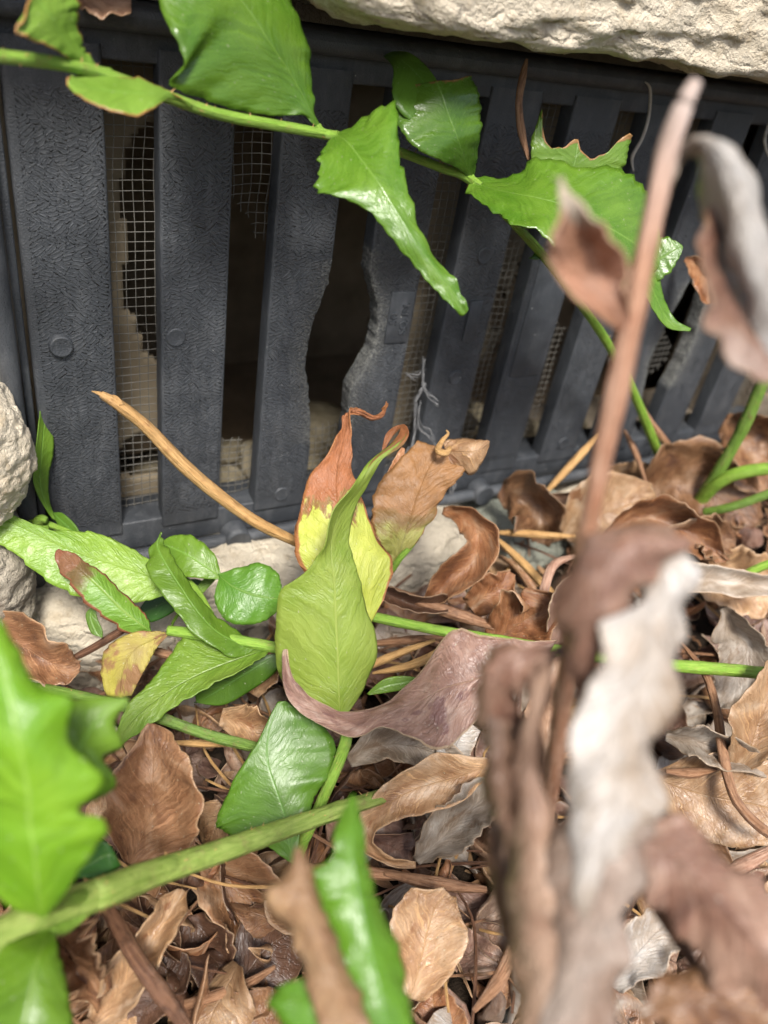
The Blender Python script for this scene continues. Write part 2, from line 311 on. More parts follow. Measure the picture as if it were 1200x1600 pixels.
M['d_dark'] = leaf_mat('dark_dead_blade', (0.075, 0.037, 0.023), (0.14, 0.07, 0.04), vein=(0.17, 0.1, 0.06), **D_)
D2 = dict(D_); D2.update(mid=0.012, patch=0.2, vstr=0.8)
D3 = dict(D2); D3.update(mscale=0.42, streak=0.25)
WH = [(0.30, (0.20, 0.12, 0.07)), (0.40, (0.36, 0.265, 0.185)), (0.52, (0.44, 0.38, 0.32)), (0.66, (0.52, 0.49, 0.455))]
M['d_white'] = leaf_mat('bleached_dead_blade', (0.46, 0.37, 0.29), (0.70, 0.65, 0.59), multi=WH, **D3)
M['d_hood'] = leaf_mat('rust_hooded_dead_blade', (0.2, 0.11, 0.08), (0.3, 0.2, 0.15), multi=[(0.30, (0.10, 0.048, 0.034)), (0.43, (0.22, 0.115, 0.078)), (0.56, (0.36, 0.225, 0.16)), (0.70, (0.55, 0.46, 0.41))], **D3)  # palest tone paints in the white sheen of the hood
M['d_rust'] = leaf_mat('dark_rust_dead_blade', (0.2, 0.11, 0.08), (0.3, 0.2, 0.15), multi=[(0.30, (0.075, 0.033, 0.022)), (0.43, (0.18, 0.085, 0.055)), (0.56, (0.29, 0.165, 0.115)), (0.72, (0.44, 0.33, 0.27))], **D3)
M['d_mauve'] = leaf_mat('mauve_grey_dead_blade', (0.3, 0.22, 0.17), (0.42, 0.33, 0.27), multi=[(0.30, (0.15, 0.085, 0.06)), (0.43, (0.29, 0.20, 0.15)), (0.56, (0.42, 0.34, 0.285)), (0.70, (0.58, 0.53, 0.49))], **D3)
M['d_ochre'] = leaf_mat('ochre_dead_blade', (0.2, 0.11, 0.08), (0.3, 0.2, 0.15), multi=[(0.30, (0.12, 0.065, 0.042)), (0.45, (0.25, 0.15, 0.10)), (0.58, (0.35, 0.235, 0.165)), (0.72, (0.47, 0.37, 0.30))], **D3)
M['d_pink'] = leaf_mat('pinkish_dead_blade', (0.34, 0.185, 0.11), (0.46, 0.29, 0.20), vein=(0.36, 0.2, 0.12), blot=((0.20, 0.09, 0.05), 0.60), multi=[(0.28, (0.16, 0.08, 0.05)), (0.42, (0.3, 0.165, 0.1)), (0.56, (0.42, 0.27, 0.18)), (0.72, (0.56, 0.44, 0.34))], **D_)
M['d_bowl'] = leaf_mat('rust_dead_blade_with_bleached_tip', (0.32, 0.15, 0.085), (0.44, 0.25, 0.17), blot=((0.20, 0.085, 0.05), 0.60), tip=((0.58, 0.50, 0.40), 0.72, 0.10), **D2)
M['s_green'] = stem_mat('green_stem', (0.17, 0.33, 0.03), (0.27, 0.42, 0.06), node_c=(0.24, 0.24, 0.06))
M['s_dkgreen'] = stem_mat('scaly_green_stem', (0.10, 0.19, 0.025), (0.17, 0.27, 0.045), node_c=(0.16, 0.11, 0.05))
M['s_thick'] = stem_mat('thick_green_stem', (0.17, 0.255, 0.04), (0.30, 0.38, 0.09), node_c=(0.22, 0.17, 0.07))
M['s_straw'] = stem_mat('straw_stem', (0.46, 0.25, 0.09), (0.60, 0.38, 0.16), node_c=(0.26, 0.12, 0.05))
M['s_brown'] = stem_mat('brown_stem', (0.19, 0.085, 0.038), (0.38, 0.215, 0.12))
M['s_dark'] = stem_mat('dark_stem', (0.09, 0.04, 0.022), (0.22, 0.11, 0.06))
M['s_pink'] = stem_mat('pink_brown_stem', (0.30, 0.145, 0.085), (0.50, 0.33, 0.24), node_c=(0.24, 0.10, 0.06))
M['s_pinktop'] = stem_mat('pink_brown_stem_bleached_top', (0.36, 0.16, 0.085), (0.52, 0.32, 0.22), node_c=(0.28, 0.11, 0.06), top=((0.58, 0.46, 0.40), 0.33, 0.22))
M['s_pale'] = stem_mat('pale_fibre', (0.50, 0.46, 0.40), (0.62, 0.58, 0.5))

# ------------------------------------------------------------------ blade and stem builders
def blade_mesh(rows3, nu, nv, crease=0.0, ruffle=0.0, rfreq=7.0, wrinkle=0.0, serr=0.0, sfreq=14, tear=0.0, seed=0, ribs=0.0, torn=None):
    """rows3(v) -> (L, M, R) world points for v in 0..1. A lofted blade; t runs -1..1 across."""
    vs, ts, vv, raw = [], [], [], []
    mid0 = rows3(0.0)[1]; Lm = 0.0; prev = mid0; Wm = 0.0
    for j in range(1, 21):
        l, m, r = rows3(j/20); Lm += (m-prev).length; prev = m; Wm = max(Wm, (l-m).length, (r-m).length)
    for j in range(nv+1):
        v = j/nv
        for i in range(nu+1):
            t = -1 + 2*i/nu
            ve = v
            if tear: ve = v*(1 - tear*max(0, 0.5+0.9*n1(t*2.2+seed, seed*3.1)+0.35*n1(t*8+seed, 5.0))*sst(v, 0.25, 1))
            if torn: ve = v*(1-(pl(torn, t)+.03*n1(t*9, seed)+.02*n1(t*23, seed))*sst(v, 0.1, 1))
            l, m, r = rows3(ve)
            a = 1.0
            if serr:
                ph = (ve*sfreq + seed) % 1.0
                a += serr*(ph-0.5)*(0.5+1.0*abs(n1(ve*5+seed, t))) + serr*0.8*n1(ve*sfreq*0.7, seed, (1 if t > 0 else 9))
            q = t*a if abs(t) > 0.5 else t*(1+(a-1)*abs(t)*2)
            e = r if t >= 0 else l
            lin = m + (e-m)*abs(q)
            quad = l*(q*(q-1)/2) + m*(1-q*q) + r*(q*(q+1)/2)
            vs.append(quad.lerp(lin, crease)); ts.append(t); vv.append(ve); raw.append(v)
    fs = []
    W = nu+1
    for j in range(nv):
        for i in range(nu):
            fs.append((j*W+i, j*W+i+1, (j+1)*W+i+1, (j+1)*W+i))
    if ruffle or wrinkle or ribs:
        nr = []
        for j in range(nv+1):
            for i in range(W):
                a = vs[j*W+min(i+1, nu)]-vs[j*W+max(i-1, 0)]; b = vs[min(j+1, nv)*W+i]-vs[max(j-1, 0)*W+i]
                c = a.cross(b); nr.append(c.normalized() if c.length > 1e-14 else Vector((0, 0, 0)))
        sc_ = 1/max(Lm, 1e-4)
        for k_ in range(len(vs)):
            t, v = ts[k_], vv[k_]
            p = vs[k_]
            h = ruffle*Wm*abs(t)**1.6*(1.0*n1(v*rfreq*1.6, seed+(3 if t > 0 else 0), t*.6)+0.8*n1(v*rfreq*3.7, seed+(7 if t > 0 else 1), t))*sst(v, 0, 0.12)
            h += wrinkle*Wm*(n1(p.x*110+seed, p.y*110, p.z*110)+0.5*n1(p.x*260, p.y*260+seed, p.z*260))*sst(v, 0, 0.06)
            if ribs: h += ribs*Wm*(n1((v*Lm-.7*abs(t)*Wm)*420, abs(t)*1.2+seed, (5 if t > 0 else 0))+.5*n1((v*Lm-.5*abs(t)*Wm)*900, abs(t)*2+seed, 2))*sst(v, 0, .08)
            vs[k_] = p + nr[k_]*h
    me = mesh('blade', vs, fs)
    u1 = me.uv_layers.new(name='uv'); u2 = me.uv_layers.new(name='metric')
    for lp in me.loops:
        k_ = lp.vertex_index; t, v = ts[k_], vv[k_]
        l, m, r = None, None, None
        u1.data[lp.index].uv = (t*0.5+0.5, raw[k_]); u2.data[lp.index].uv = (t*Wm*100, v*Lm*100)
    return me
def thick(o, th=0.00035):
    s = o.modifiers.new('thickness', 'SOLIDIFY'); s.thickness = th; s.offset = 0.0
    return o
def leaf(name, mat, st, parent=None, nu=16, nv=44, th=0.00035, **kw):
    """a blade traced by stations (midrib x, y, distance, one margin x, y, extra distance, other margin ...)"""
    st = [s if len(s) == 9 else (s[0], s[1], s[2], s[0]-2, s[1]-1, 0, s[0]+2, s[1]+1, 0) for s in st]
    cache = {}
    def rows(v):
        if v not in cache:
            a = cr(st, v)
            cache[v] = (at(a[3], a[4], a[2]+a[5]), at(a[0], a[1], a[2]), at(a[6], a[7], a[2]+a[8]))
        return cache[v]
    me = blade_mesh(rows, nu, nv, **kw)
    return thick(link(name, me, parent, M[mat]), th)
def ribbon(name, mat, ml, parent=None, **kw):
    """a blade from its midrib: (x, y, distance, half width px, cup) ; cup > 0 brings the margins nearer the lens, tilt leans it"""
    st = []
    n = len(ml)
    for i, m in enumerate(ml):
        x, y, D, w_, cup = m[:5]; tilt = m[5] if len(m) > 5 else 0
        a = ml[max(i-1, 0)]; b = ml[min(i+1, n-1)]
        tx, ty = b[0]-a[0], b[1]-a[1]; L = math.hypot(tx, ty) or 1
        px, py = -ty/L*w_, tx/L*w_
        st.append((x, y, D, x+px, y+py, -cup+tilt, x-px, y-py, -cup-tilt))
    return leaf(name, mat, st, parent, **kw)
def tube_mesh(pts, sides=10, n=40, rough=0.06, seed=0, flat=1.0, groove=0.0):
    """pts: (Vector, radius). Smooth tube."""
    P = [(p.x, p.y, p.z, r) for p, r in pts]
    C = [cr(P, i/n) for i in range(n+1)]
    vs, uv, met = [], [], []; L = 0
    up = Vector((0.31, 0.2, 0.93))
    for i, c in enumerate(C):
        p = Vector(c[:3]); a = Vector(C[max(i-1, 0)][:3]); b = Vector(C[min(i+1, n)][:3]); t = (b-a).normalized()
        if i: L += (p-Vector(C[i-1][:3])).length
        s = t.cross(up).normalized(); u_ = s.cross(t)
        for k_ in range(sides+1):
            an = 6.28318*k_/sides; r = max(c[3], 1e-5)*(1+rough*n1(p.x*400+math.cos(an), p.y*400+math.sin(an), p.z*400+seed))
            r *= 1+rough*1.6*n1(L*75+seed, seed, 3)+rough*1.2*max(0, n1(L*160, seed, 9))
            if groove: r *= 1-groove*max(0, math.cos(an-1.2))**6
            vs.append(p+s*math.cos(an)*r+u_*math.sin(an)*r*flat); uv.append((k_/sides, i/n)); met.append((k_/sides, L*100))
    W = sides+1; fs = []
    for i in range(n):
        for k_ in range(sides): fs.append((i*W+k_, i*W+k_+1, (i+1)*W+k_+1, (i+1)*W+k_))
    fs.append(tuple(range(sides))[::-1]); fs.append(tuple(n*W+k_ for k_ in range(sides)))
    me = mesh('stem', vs, fs)
    u1 = me.uv_layers.new(name='uv'); u2 = me.uv_layers.new(name='metric')
    for lp in me.loops: u1.data[lp.index].uv = uv[lp.vertex_index]; u2.data[lp.index].uv = met[lp.vertex_index]
    return me
def stem(name, mat, pts, parent=None, **kw):
    """pts: (x, y, distance, radius px)"""
    return link(name, tube_mesh([(at(x, y, D), r*D*NEAR[0]/FPX) for x, y, D, r in pts], **kw), parent, M[mat])
def hairs(pts, count, length, parent, mat, seed=1):
    rnd = random.Random(seed); vs, fs = [], []
    for i in range(count):
        s = rnd.random(); c = cr([(*at(x, y, D), r*D/FPX) for x, y, D, r in pts], s)
        p = Vector(c[:3]); d = Vector((rnd.gauss(0, 1), rnd.gauss(0, 1), rnd.gauss(0, 1))).normalized()
        b = p+d*c[3]*0.8; e = p+d*(c[3]+length*rnd.uniform(0.4, 1.2))+Vector((rnd.gauss(0, 1), rnd.gauss(0, 1), rnd.gauss(0, 1)))*length*0.3
        o = d.orthogonal().normalized()*0.00018; q = d.cross(o).normalized()*0.00018
        k_ = len(vs); vs += [b+o, b-o*0.5+q, b-o*0.5-q, e]; fs += [(k_, k_+1, k_+3), (k_+1, k_+2, k_+3), (k_+2, k_, k_+3)]
    return tag(link('stem_scales', mesh('scales', vs, fs), parent, M[mat]), kind='stuff')

# ------------------------------------------------------------------ ground
def build_ground():
    vs, fs = [], []; xs = [-6, -2, -0.6]+[-0.3+0.02*i for i in range(46)]+[1.2, 3, 6]; ys = [-6, -2, -0.8]+[-0.45+0.02*i for i in range(24)]
    for y in ys:
        for x in xs: vs.append((x, y, gz(x, y) if abs(x) < 1 else -0.06))
    W = len(xs)
    for j in range(len(ys)-1):
        for i in range(W-1): fs.append((j*W+i, j*W+i+1, (j+1)*W+i+1, (j+1)*W+i))
    tag(link('ground', mesh('ground', vs, fs), None, M['soil']), kind='structure')
build_ground()

# ------------------------------------------------------------------ wall with its stones
def stone_mesh(cx, cy, cz, sx, sy, sz, seed, n=34, power=5.0, amp=0.10, layer=0.0, fine=1.0):
    bm = bmesh.new(); bmesh.ops.create_cube(bm, size=2)
    bmesh.ops.subdivide_edges(bm, edges=bm.edges[:], cuts=n, use_grid_fill=True)
    off = Vector((seed*3.7, seed*1.3, seed*5.1)); mn = min(sx, sy, sz)
    for v in bm.verts:
        c = v.co; nrm = (abs(c.x)**power+abs(c.y)**power+abs(c.z)**power)**(1/power)
        p = Vector((c.x/nrm*sx, c.y/nrm*sy, c.z/nrm*sz))
        d = Vector((p.x/sx**2, p.y/sy**2, p.z/sz**2)).normalized()
        q = p+off
        h = amp*mn*(noise.noise(q*28)+0.55*noise.noise(q*65))
        f = noise.noise(Vector((q.x*70, q.y*70, q.z*170)))
        h += fine*0.0016*f + fine*0.0009*noise.noise(q*330) + fine*0.0005*noise.noise(q*800)
        if layer:
            s = noise.noise(Vector((q.x*30, q.y*30, q.z*110))); s2 = noise.noise(Vector((q.x*85+7, q.y*85, q.z*260)))
            h += layer*(abs(s)*-1.3+0.4) + layer*0.55*(round(2.5*noise.noise(Vector((q.x*45, q.y*45, q.z*120))))/2.5) - layer*0.5*abs(s2)
        v.co = p+d*h+Vector((cx, cy, cz))
    me = bpy.data.meshes.new('stone'); bm.to_mesh(me); bm.free(); me.polygons.foreach_set('use_smooth', [True]*len(me.polygons)); me.update()
    return me
XL, XR, ZB, ZT = -0.046, 0.405, -0.026, 0.180            # opening for the vent
def build_wall():
    vs, fs = [], []
    def quad(a, b, c, d):
        k_ = len(vs); vs.extend([a, b, c, d]); fs.append((k_, k_+1, k_+2, k_+3))
    y0, y1 = 0.012, 0.09
    x0, x1, z0, z1 = -1.5, 2.0, -0.12, 1.6
    for (a, b, c, d) in ((x0, XL, z0, z1), (XR, x1, z0, z1), (XL, XR, z0, ZB), (XL, XR, ZT, z1)):
        quad((a, y0, c), (b, y0, c), (b, y0, d), (a, y0, d))
    quad((XL, y0, ZB), (XR, y0, ZB), (XR, y1, ZB), (XL, y1, ZB)); quad((XL, y0, ZT), (XL, y1, ZT), (XR, y1, ZT), (XR, y0, ZT))
    quad((XL, y0, ZB), (XL, y1, ZB), (XL, y1, ZT), (XL, y0, ZT)); quad((XR, y0, ZB), (XR, y0, ZT), (XR, y1, ZT), (XR, y1, ZB))
    wl = tag(link('wall', mesh('wall', vs, fs, False), None, M['mortar']), kind='structure')
    S = [  # cx cy cz  hx hy hz seed mat n power amp layer
        (0.305, 0.020, 0.2795, 0.2605, 0.074, 0.0935, 1, 'limestone', 150, 26, 0.022, 0.0030),
        (-0.075, 0.055, 0.245, 0.125, 0.040, 0.060, 2, 'brownstone', 40, 6, 0.08, 0.0015),
        (-0.105, 0.026, 0.265, 0.145, 0.068, 0.068, 16, 'limestone', 40, 8, 0.05, 0.002),  # unseen overhanging stone, added to shade the upper left of the vent
        (-0.079, -0.012, 0.053, 0.046, 0.030, 0.027, 3, 'limestone', 60, 3.4, 0.10, 0.0010),
        (-0.087, -0.010, -0.001, 0.051, 0.032, 0.026, 4, 'greystone', 50, 3.6, 0.10, 0.0008),
        (0.028, 0.001, -0.050, 0.078, 0.029, 0.034, 5, 'limestone', 60, 4.0, 0.10, 0.0008),
        (0.139, 0.000, -0.050, 0.036, 0.030, 0.034, 6, 'greystone', 44, 4.0, 0.12, 0.0008),
        (0.205, -0.004, -0.054, 0.033, 0.036, 0.033, 7, 'greenstone', 44, 4.2, 0.12, 0.0008),
        (0.290, 0.000, -0.058, 0.056, 0.034, 0.036, 8, 'limestone', 44, 4.2, 0.10, 0.0008),
        (0.400, 0.004, -0.056, 0.052, 0.030, 0.036, 9, 'greystone', 30, 4.2, 0.10, 0.0008),
        (-0.100, 0.030, 0.130, 0.050, 0.030, 0.045, 10, 'brownstone', 30, 4.0, 0.10, 0.0008),
        (0.470, 0.006, 0.060, 0.056, 0.030, 0.075, 11, 'limestone', 30, 4.0, 0.10, 0.0008),
        (0.470, 0.006, 0.460, 0.20, 0.040, 0.095, 12, 'limestone', 24, 6.0, 0.08, 0.001),
        (0.060, 0.006, 0.470, 0.19, 0.040, 0.100, 13, 'limestone', 24, 6.0, 0.08, 0.001),
        (-0.24, 0.006, 0.03, 0.085, 0.040, 0.085, 14, 'greystone', 24, 4.0, 0.08, 0.001),
        (-0.32, 0.006, 0.25, 0.11, 0.040, 0.10, 15, 'limestone', 24, 4.0, 0.08, 0.001)]
    for cx, cy, cz, hx, hy, hz, sd_, mt, n, pw, am, ly in S:
        link('stone', stone_mesh(cx, cy, cz, hx, hy, hz, sd_, n, pw, am, ly), wl, M[mt])
    # the space behind the vent
    vs, fs = [], []
    a, b, c, d = -0.25, 0.65, 0.091, 0.21
    quad((a, d, -0.2), (b, d, -0.2), (b, d, 0.32), (a, d, 0.32)); quad((a, c, -0.2), (a, d, -0.2), (a, d, 0.32), (a, c, 0.32))
    quad((b, c, -0.2), (b, c, 0.32), (b, d, 0.32), (b, d, -0.2)); quad((a, c, 0.32), (a, d, 0.32), (b, d, 0.32), (b, c, 0.32))
    quad((a, c, -0.05), (b, c, -0.05), (b, d, -0.04), (a, d, -0.04))
    quad((a, c, -0.2), (XL, c, -0.2), (XL, c, 0.32), (a, c, 0.32)); quad((XR, c, -0.2), (b, c, -0.2), (b, c, 0.32), (XR, c, 0.32))
    quad((XL, c, -0.2), (XR, c, -0.2), (XR, c, ZB), (XL, c, ZB)); quad((XL, c, ZT), (XR, c, ZT), (XR, c, 0.32), (XL, c, 0.32))
    tag(link('crawlspace_wall', mesh('crawl', vs, fs, False), None, M['crawl']), kind='structure')
build_wall()

# rubble lying inside the vent opening
rr = random.Random(5); RUB = []
spots = [(0.030, 0.050), (0.058, 0.044), (0.080, 0.055), (0.100, 0.045), (0.112, 0.060), (0.140, 0.050), (0.165, 0.046), (0.19, 0.055), (0.215, 0.047), (0.245, 0.052), (0.275, 0.048), (0.07, 0.073), (0.125, 0.075), (0.225, 0.074)]
for i, (x, y) in enumerate(spots):
    s = rr.uniform(0.008, 0.015)
    o = link('rubble_stone', stone_mesh(0, 0, 0, s*rr.uniform(0.9, 1.5), s, s*rr.uniform(0.6, 1.0), 20+i, 12, 2.8, 0.25, 0), None, M['rubble'])
    o.location = (x, y, ZB+s*0.7); o.rotation_euler = (rr.uniform(-.4, .4), rr.uniform(-.4, .4), rr.uniform(0, 6))
    RUB.append(o)

# ------------------------------------------------------------------ vent
GH = 0.165; PITCH = 0.0399; SW = 0.0240
def onvent(x, y, Y=0.0):
    d_ = fwd + rgt*((x-600)/FPX) + upv*((800-y)/FPX); p = CAM + d_*((Y-CAM.y)/d_.y); return p.x, p.z
def pl(poly, z):                       # piecewise linear x at height z, poly [(z, x)] rising
    if z <= poly[0][0]: return poly[0][1]
    for (a, b), (c, d) in zip(poly, poly[1:]):
        if z <= c: return b+(d-b)*(z-a)/(c-a)
    return poly[-1][1]
def slat(i, parent):
    xr0 = (i-1)*PITCH; xl0 = xr0-SW
    if i == 1: xl0 = -0.0268
    rough_r = rough_l = None
    if i == 3:
        rough_r = sorted((onvent(x, y)[::-1]) for x, y in [(484, 700), (486, 660), (484, 620), (478, 575), (482, 540), (490, 505), (502, 475), (514, 440), (522, 400)])
    if i == 4:
        rough_l = sorted((onvent(x, y)[::-1]) for x, y in [(541, 680), (545, 645), (547, 610), (562, 585), (582, 550), (590, 520), (591, 480), (583, 450), (578, 425), (582, 385)])
    if i == 8:
        rough_r = [(0.02, 0.2793), (0.03, 0.2765), (0.05, 0.272), (0.07, 0.2735), (0.085, 0.2775), (0.095, 0.2793)]
    if i == 9:
        rough_l = [(0.03, 0.2952), (0.045, 0.2985), (0.06, 0.2995), (0.075, 0.2975), (0.09, 0.2952)]
    nz = 420 if (rough_l or rough_r) else 60
    vs, fs, wear, emb = [], [], [], []
    z0, z1 = -0.004, GH+0.004
    cols = None
    for j in range(nz+1):
        z = z0+(z1-z0)*j/nz
        xl, xr = xl0, xr0; wl = wr = 0.06
        if rough_r and rough_r[0][0] < z < rough_r[-1][0]:
            e = sst(z, rough_r[0][0], rough_r[0][0]+0.006)*(1-sst(z, rough_r[-1][0]-0.004, rough_r[-1][0]))
            t = pl(rough_r, z)+(0.0009*n1(z*230, i)+0.0004*n1(z*640+9, i)+0.0002*n1(z*2000, i))*(1 if i < 6 else .4)
            xr = xr0+(t-xr0)*e; wr = 0.06+0.9*e
        if rough_l and rough_l[0][0] < z < rough_l[-1][0]:
            e = sst(z, rough_l[0][0], rough_l[0][0]+0.006)*(1-sst(z, rough_l[-1][0]-0.004, rough_l[-1][0]))
            t = pl(rough_l, z)+(0.0009*n1(z*230, i)+0.0004*n1(z*640+9, i)+0.0002*n1(z*2000, i))*(1 if i < 6 else .4)
            xl = xl0+(t-xl0)*e; wl = 0.06+0.9*e
        wid = xr-xl
        y0 = -0.0002*n1(z*20, i)
        prof = [(xl+0.0006, 0.0085, wl, 0), (xl, 0.0009, wl, 0), (xl+0.0003, 0.0002, wl, 0), (xl+0.0010, 0, wl*0.9, 0), (xl+0.0018, 0, wl*0.7, 1.0 if wl < 0.3 else 0.4), (xl+0.0045, 0, wl*0.25, 1), (xl+wid*0.5, 0, 0, 1),
                (xr-0.0045, 0, wr*0.25, 1), (xr-0.0018, 0, wr*0.7, 1.0 if wr < 0.3 else 0.4), (xr-0.0010, 0, wr*0.9, 0), (xr-0.0003, 0.0002, wr, 0), (xr, 0.0009, wr, 0), (xr-0.0006, 0.0085, wr, 0)]
        if i == 1: prof[3] = (xl+0.0010, 0, 0.1, 0); prof[4] = (xl+0.0028, 0, 0.05, 0); prof[5] = (xl+0.0032, 0, 0.02, 1)
        cols = len(prof)
        for x, y, wv, e in prof:
            vs.append((x, y+y0+(0.0003*n1(x*900, z*500, i)*(wv > 0.3)*(i < 6)), z)); wear.append(wv if wv > 0.1 else wv*0.4); emb.append(e if 0.002 < z < GH-0.008 else 0.0)
    for j in range(nz):
        for k_ in range(cols-1): fs.append((j*cols+k_, j*cols+k_+1, (j+1)*cols+k_+1, (j+1)*cols+k_))
    me = mesh('slat', vs, fs)
    for nm_, data in (('wear', wear), ('emb', emb)):
        a = me.attributes.new(nm_, 'FLOAT', 'POINT'); a.data.foreach_set('value', data)
    return link('slat', me, parent, M['slat'])
def disc(name, x, z, r, h, parent, y=0.0, dish=0.0):
    prof = [(r*1.12, 0.0004), (r*1.03, -h*0.5), (r*0.97, -h), (r*0.85, -h-0.00002+dish*0.4), (r*0.5, -h+dish), (0.00001, -h+dish)]
    vs, fs = [], []; N = 28
    for q, (a, b) in enumerate(prof):
        for k_ in range(N):
            an = 6.28318*k_/N; vs.append((x+a*math.cos(an), y+b, z+a*math.sin(an)))
    for q in range(len(prof)-1):
        for k_ in range(N): fs.append((q*N+k_, (q+1)*N+k_, (q+1)*N+(k_+1) % N, q*N+(k_+1) % N))
    return link(name, mesh('disc', vs, fs), parent, M['plastic'])
def rod(name, p, q, r, parent, flat=1.0, mat='plastic'):
    a, b = Vector(p), Vector(q)
    return link(name, tube_mesh([(a.lerp(b, k_/4), r) for k_ in range(5)], sides=16, n=24, rough=0.02, flat=flat), parent, M[mat])
def text_mesh(body, size, depth):
    cu = bpy.data.curves.new('t', 'FONT'); cu.body = body; cu.size = size; cu.extrude = depth; cu.align_x = 'CENTER'; cu.align_y = 'CENTER'
    cu.bevel_depth = size*0.012; cu.offset = size*0.01
    o = bpy.data.objects.new('t', cu); COL.objects.link(o)
    dg = bpy.context.evaluated_depsgraph_get(); me = bpy.data.meshes.new_from_object(o.evaluated_get(dg))
    bpy.data.objects.remove(o); return me
def build_vent():
    v = empty('foundation_vent', (0.18, 0, ZB))
    tag(v, 'black plastic slatted foundation vent with chewed slats set low in stone wall', 'vent')
    kids = []
    def add(o): kids.append(o); return o
    x1 = 0.3995
    # frame: outer lip bars and flat inner rails
    add(link('top_rail', boxmesh(-0.031, x1, 0.0012, 0.020, GH, 0.1795, 0.0008), v, M['plastic']))
    add(link('bottom_rail', boxmesh(-0.031, x1, 0.0012, 0.020, -0.0145, -0.0005, 0.0008), v, M['plastic']))
    add(link('side_rail', boxmesh(-0.0305, -0.0278, 0.0016, 0.020, -0.0144, 0.1794, 0.0006), v, M['plastic']))
    add(rod('top_bar', (-0.046, -0.0040, 0.1765), (x1, -0.0040, 0.1765), 0.0034, v))
    add(rod('bottom_bar', (-0.040, -0.0030, -0.0150), (x1, -0.0030, -0.0150), 0.0032, v))
    add(rod('side_bar', (-0.0345, -0.0040, -0.0180), (-0.0345, -0.0040, 0.1750), 0.0033, v))
    for x in (0.047, 0.178, 0.309): add(disc('peg', x, -0.0140, 0.0056, 0.0078, v))
    discs = {1: [(-0.0175, 0.0792, 0.0036, 0.0016)], 2: [(0.0212, 0.0797, 0.0033, 0.0006)], 3: [(0.0682, 0.0026, 0.0033, 0.0006)],
             5: [(0.1483, 0.0521, 0.0033, 0.0007), (0.1488, 0.1075, 0.0033, 0.0006)], 6: [(0.1888, 0.0521, 0.0012, 0.0007)], 7: [(0.2290, 0.006, 0.0033, 0.0006)]}
    sl = {}
    for i in range(1, 11): sl[i] = add(slat(i, v))
    for i, ds in discs.items():
        for x, z, r, h in ds: disc('round_stud', x, z, r, h, sl[i], dish=0.0003)
    # lettered plate on the fourth slat, blank raised tab on the fifth, stepped tab on the sixth
    tabs = [(4, 0.1075, 0.1185, 0.0715, 0.0935, 0.0006), (5, 0.1468, 0.1530, 0.0700, 0.0885, 0.0011), (6, 0.1790, 0.1975, 0.0495, 0.110, 0.0005)]
    for i, a, b, c, d, h in tabs:
        o = link('plate', boxmesh(a, b, -h, 0.0004, c, d, 0.00035), sl[i], M['plastic'])
        if i == 4:
            for body, x in (('50', 0.1103), ('SQ. IN.', 0.1152)):
                me = text_mesh(body, 0.0052 if body == '50' else 0.0046, 0.0003); t = link('lettering', me, o, M['plastic'])
                # text lies in XY; stand it up against the slat and turn it to read upwards
                t.matrix_basis = Matrix.Translation((x, -h-0.0002, 0.0825)) @ Matrix.Rotation(rad(90), 4, 'X') @ Matrix.Rotation(rad(90), 4, 'Z')
    # wire cloth behind the slats, torn open in the middle
    pit = 0.0033; vs, fs = [], []
    def hole(x, z):
        if 0.030 < x < 0.110:
            if z < 0.028+0.012*n1(x*80, 4): return False
            return not (x < 0.064 and z > 0.114+1.1*max(0, 0.052-x)+0.010*n1(x*160, z*200, 8))
        if 0.20 < x < 0.36: return n1(x*30, z*24, 3) > -0.05
        return n1(x*60, z*50, 7) > 0.62
    def pos(i, j):
        x = -0.012+i*pit; z = -0.006+j*pit
        return Vector((x+0.0009*n1(x*45, z*45, 1), 0.0120+0.0020*n1(x*30, z*30, 5)+(0.004*n1(x*50, z*50, 9) if 0.03 < x < 0.11 else 0), z+0.0009*n1(x*45, z*45, 2)))
    def seg(a, b):
        r = 0.00018; t = (b-a).normalized(); s = t.orthogonal().normalized()*r; q = t.cross(s).normalized()*r
        k_ = len(vs); vs.extend([a+s, a+q, a-s, a-q, b+s, b+q, b-s, b-q])
        for m in range(4): fs.append((k_+m, k_+(m+1) % 4, k_+4+(m+1) % 4, k_+4+m))
    NX, NZ = 120, 54
    for i in range(NX):
        for j in range(NZ):
            a = pos(i, j)
            if hole(a.x, a.z): continue
            for di, dj in ((1, 0), (0, 1), (-1, 0), (0, -1)):
                if not (0 <= i+di < NX and 0 <= j+dj < NZ): continue
                b = pos(i+di, j+dj)
                if not hole(b.x, b.z):
                    if di+dj > 0: seg(a, b)
                else:                                   # a frayed end sticking out into the tear
                    f = 0.35+0.9*abs(n1(i*.7, j*.9, di*3+dj)); e = a.lerp(b, f)+Vector((n1(i*1.3, j, 4), -abs(n1(i, j*1.7, 6)), n1(i, j*1.1, 9)))*0.0016; seg(a, e)
    add(tag(link('wire_cloth', mesh('wire', vs, fs), v, M['wire']), kind='stuff'))
    for o in kids: o.location = (-0.18, 0, -ZB)
build_vent()

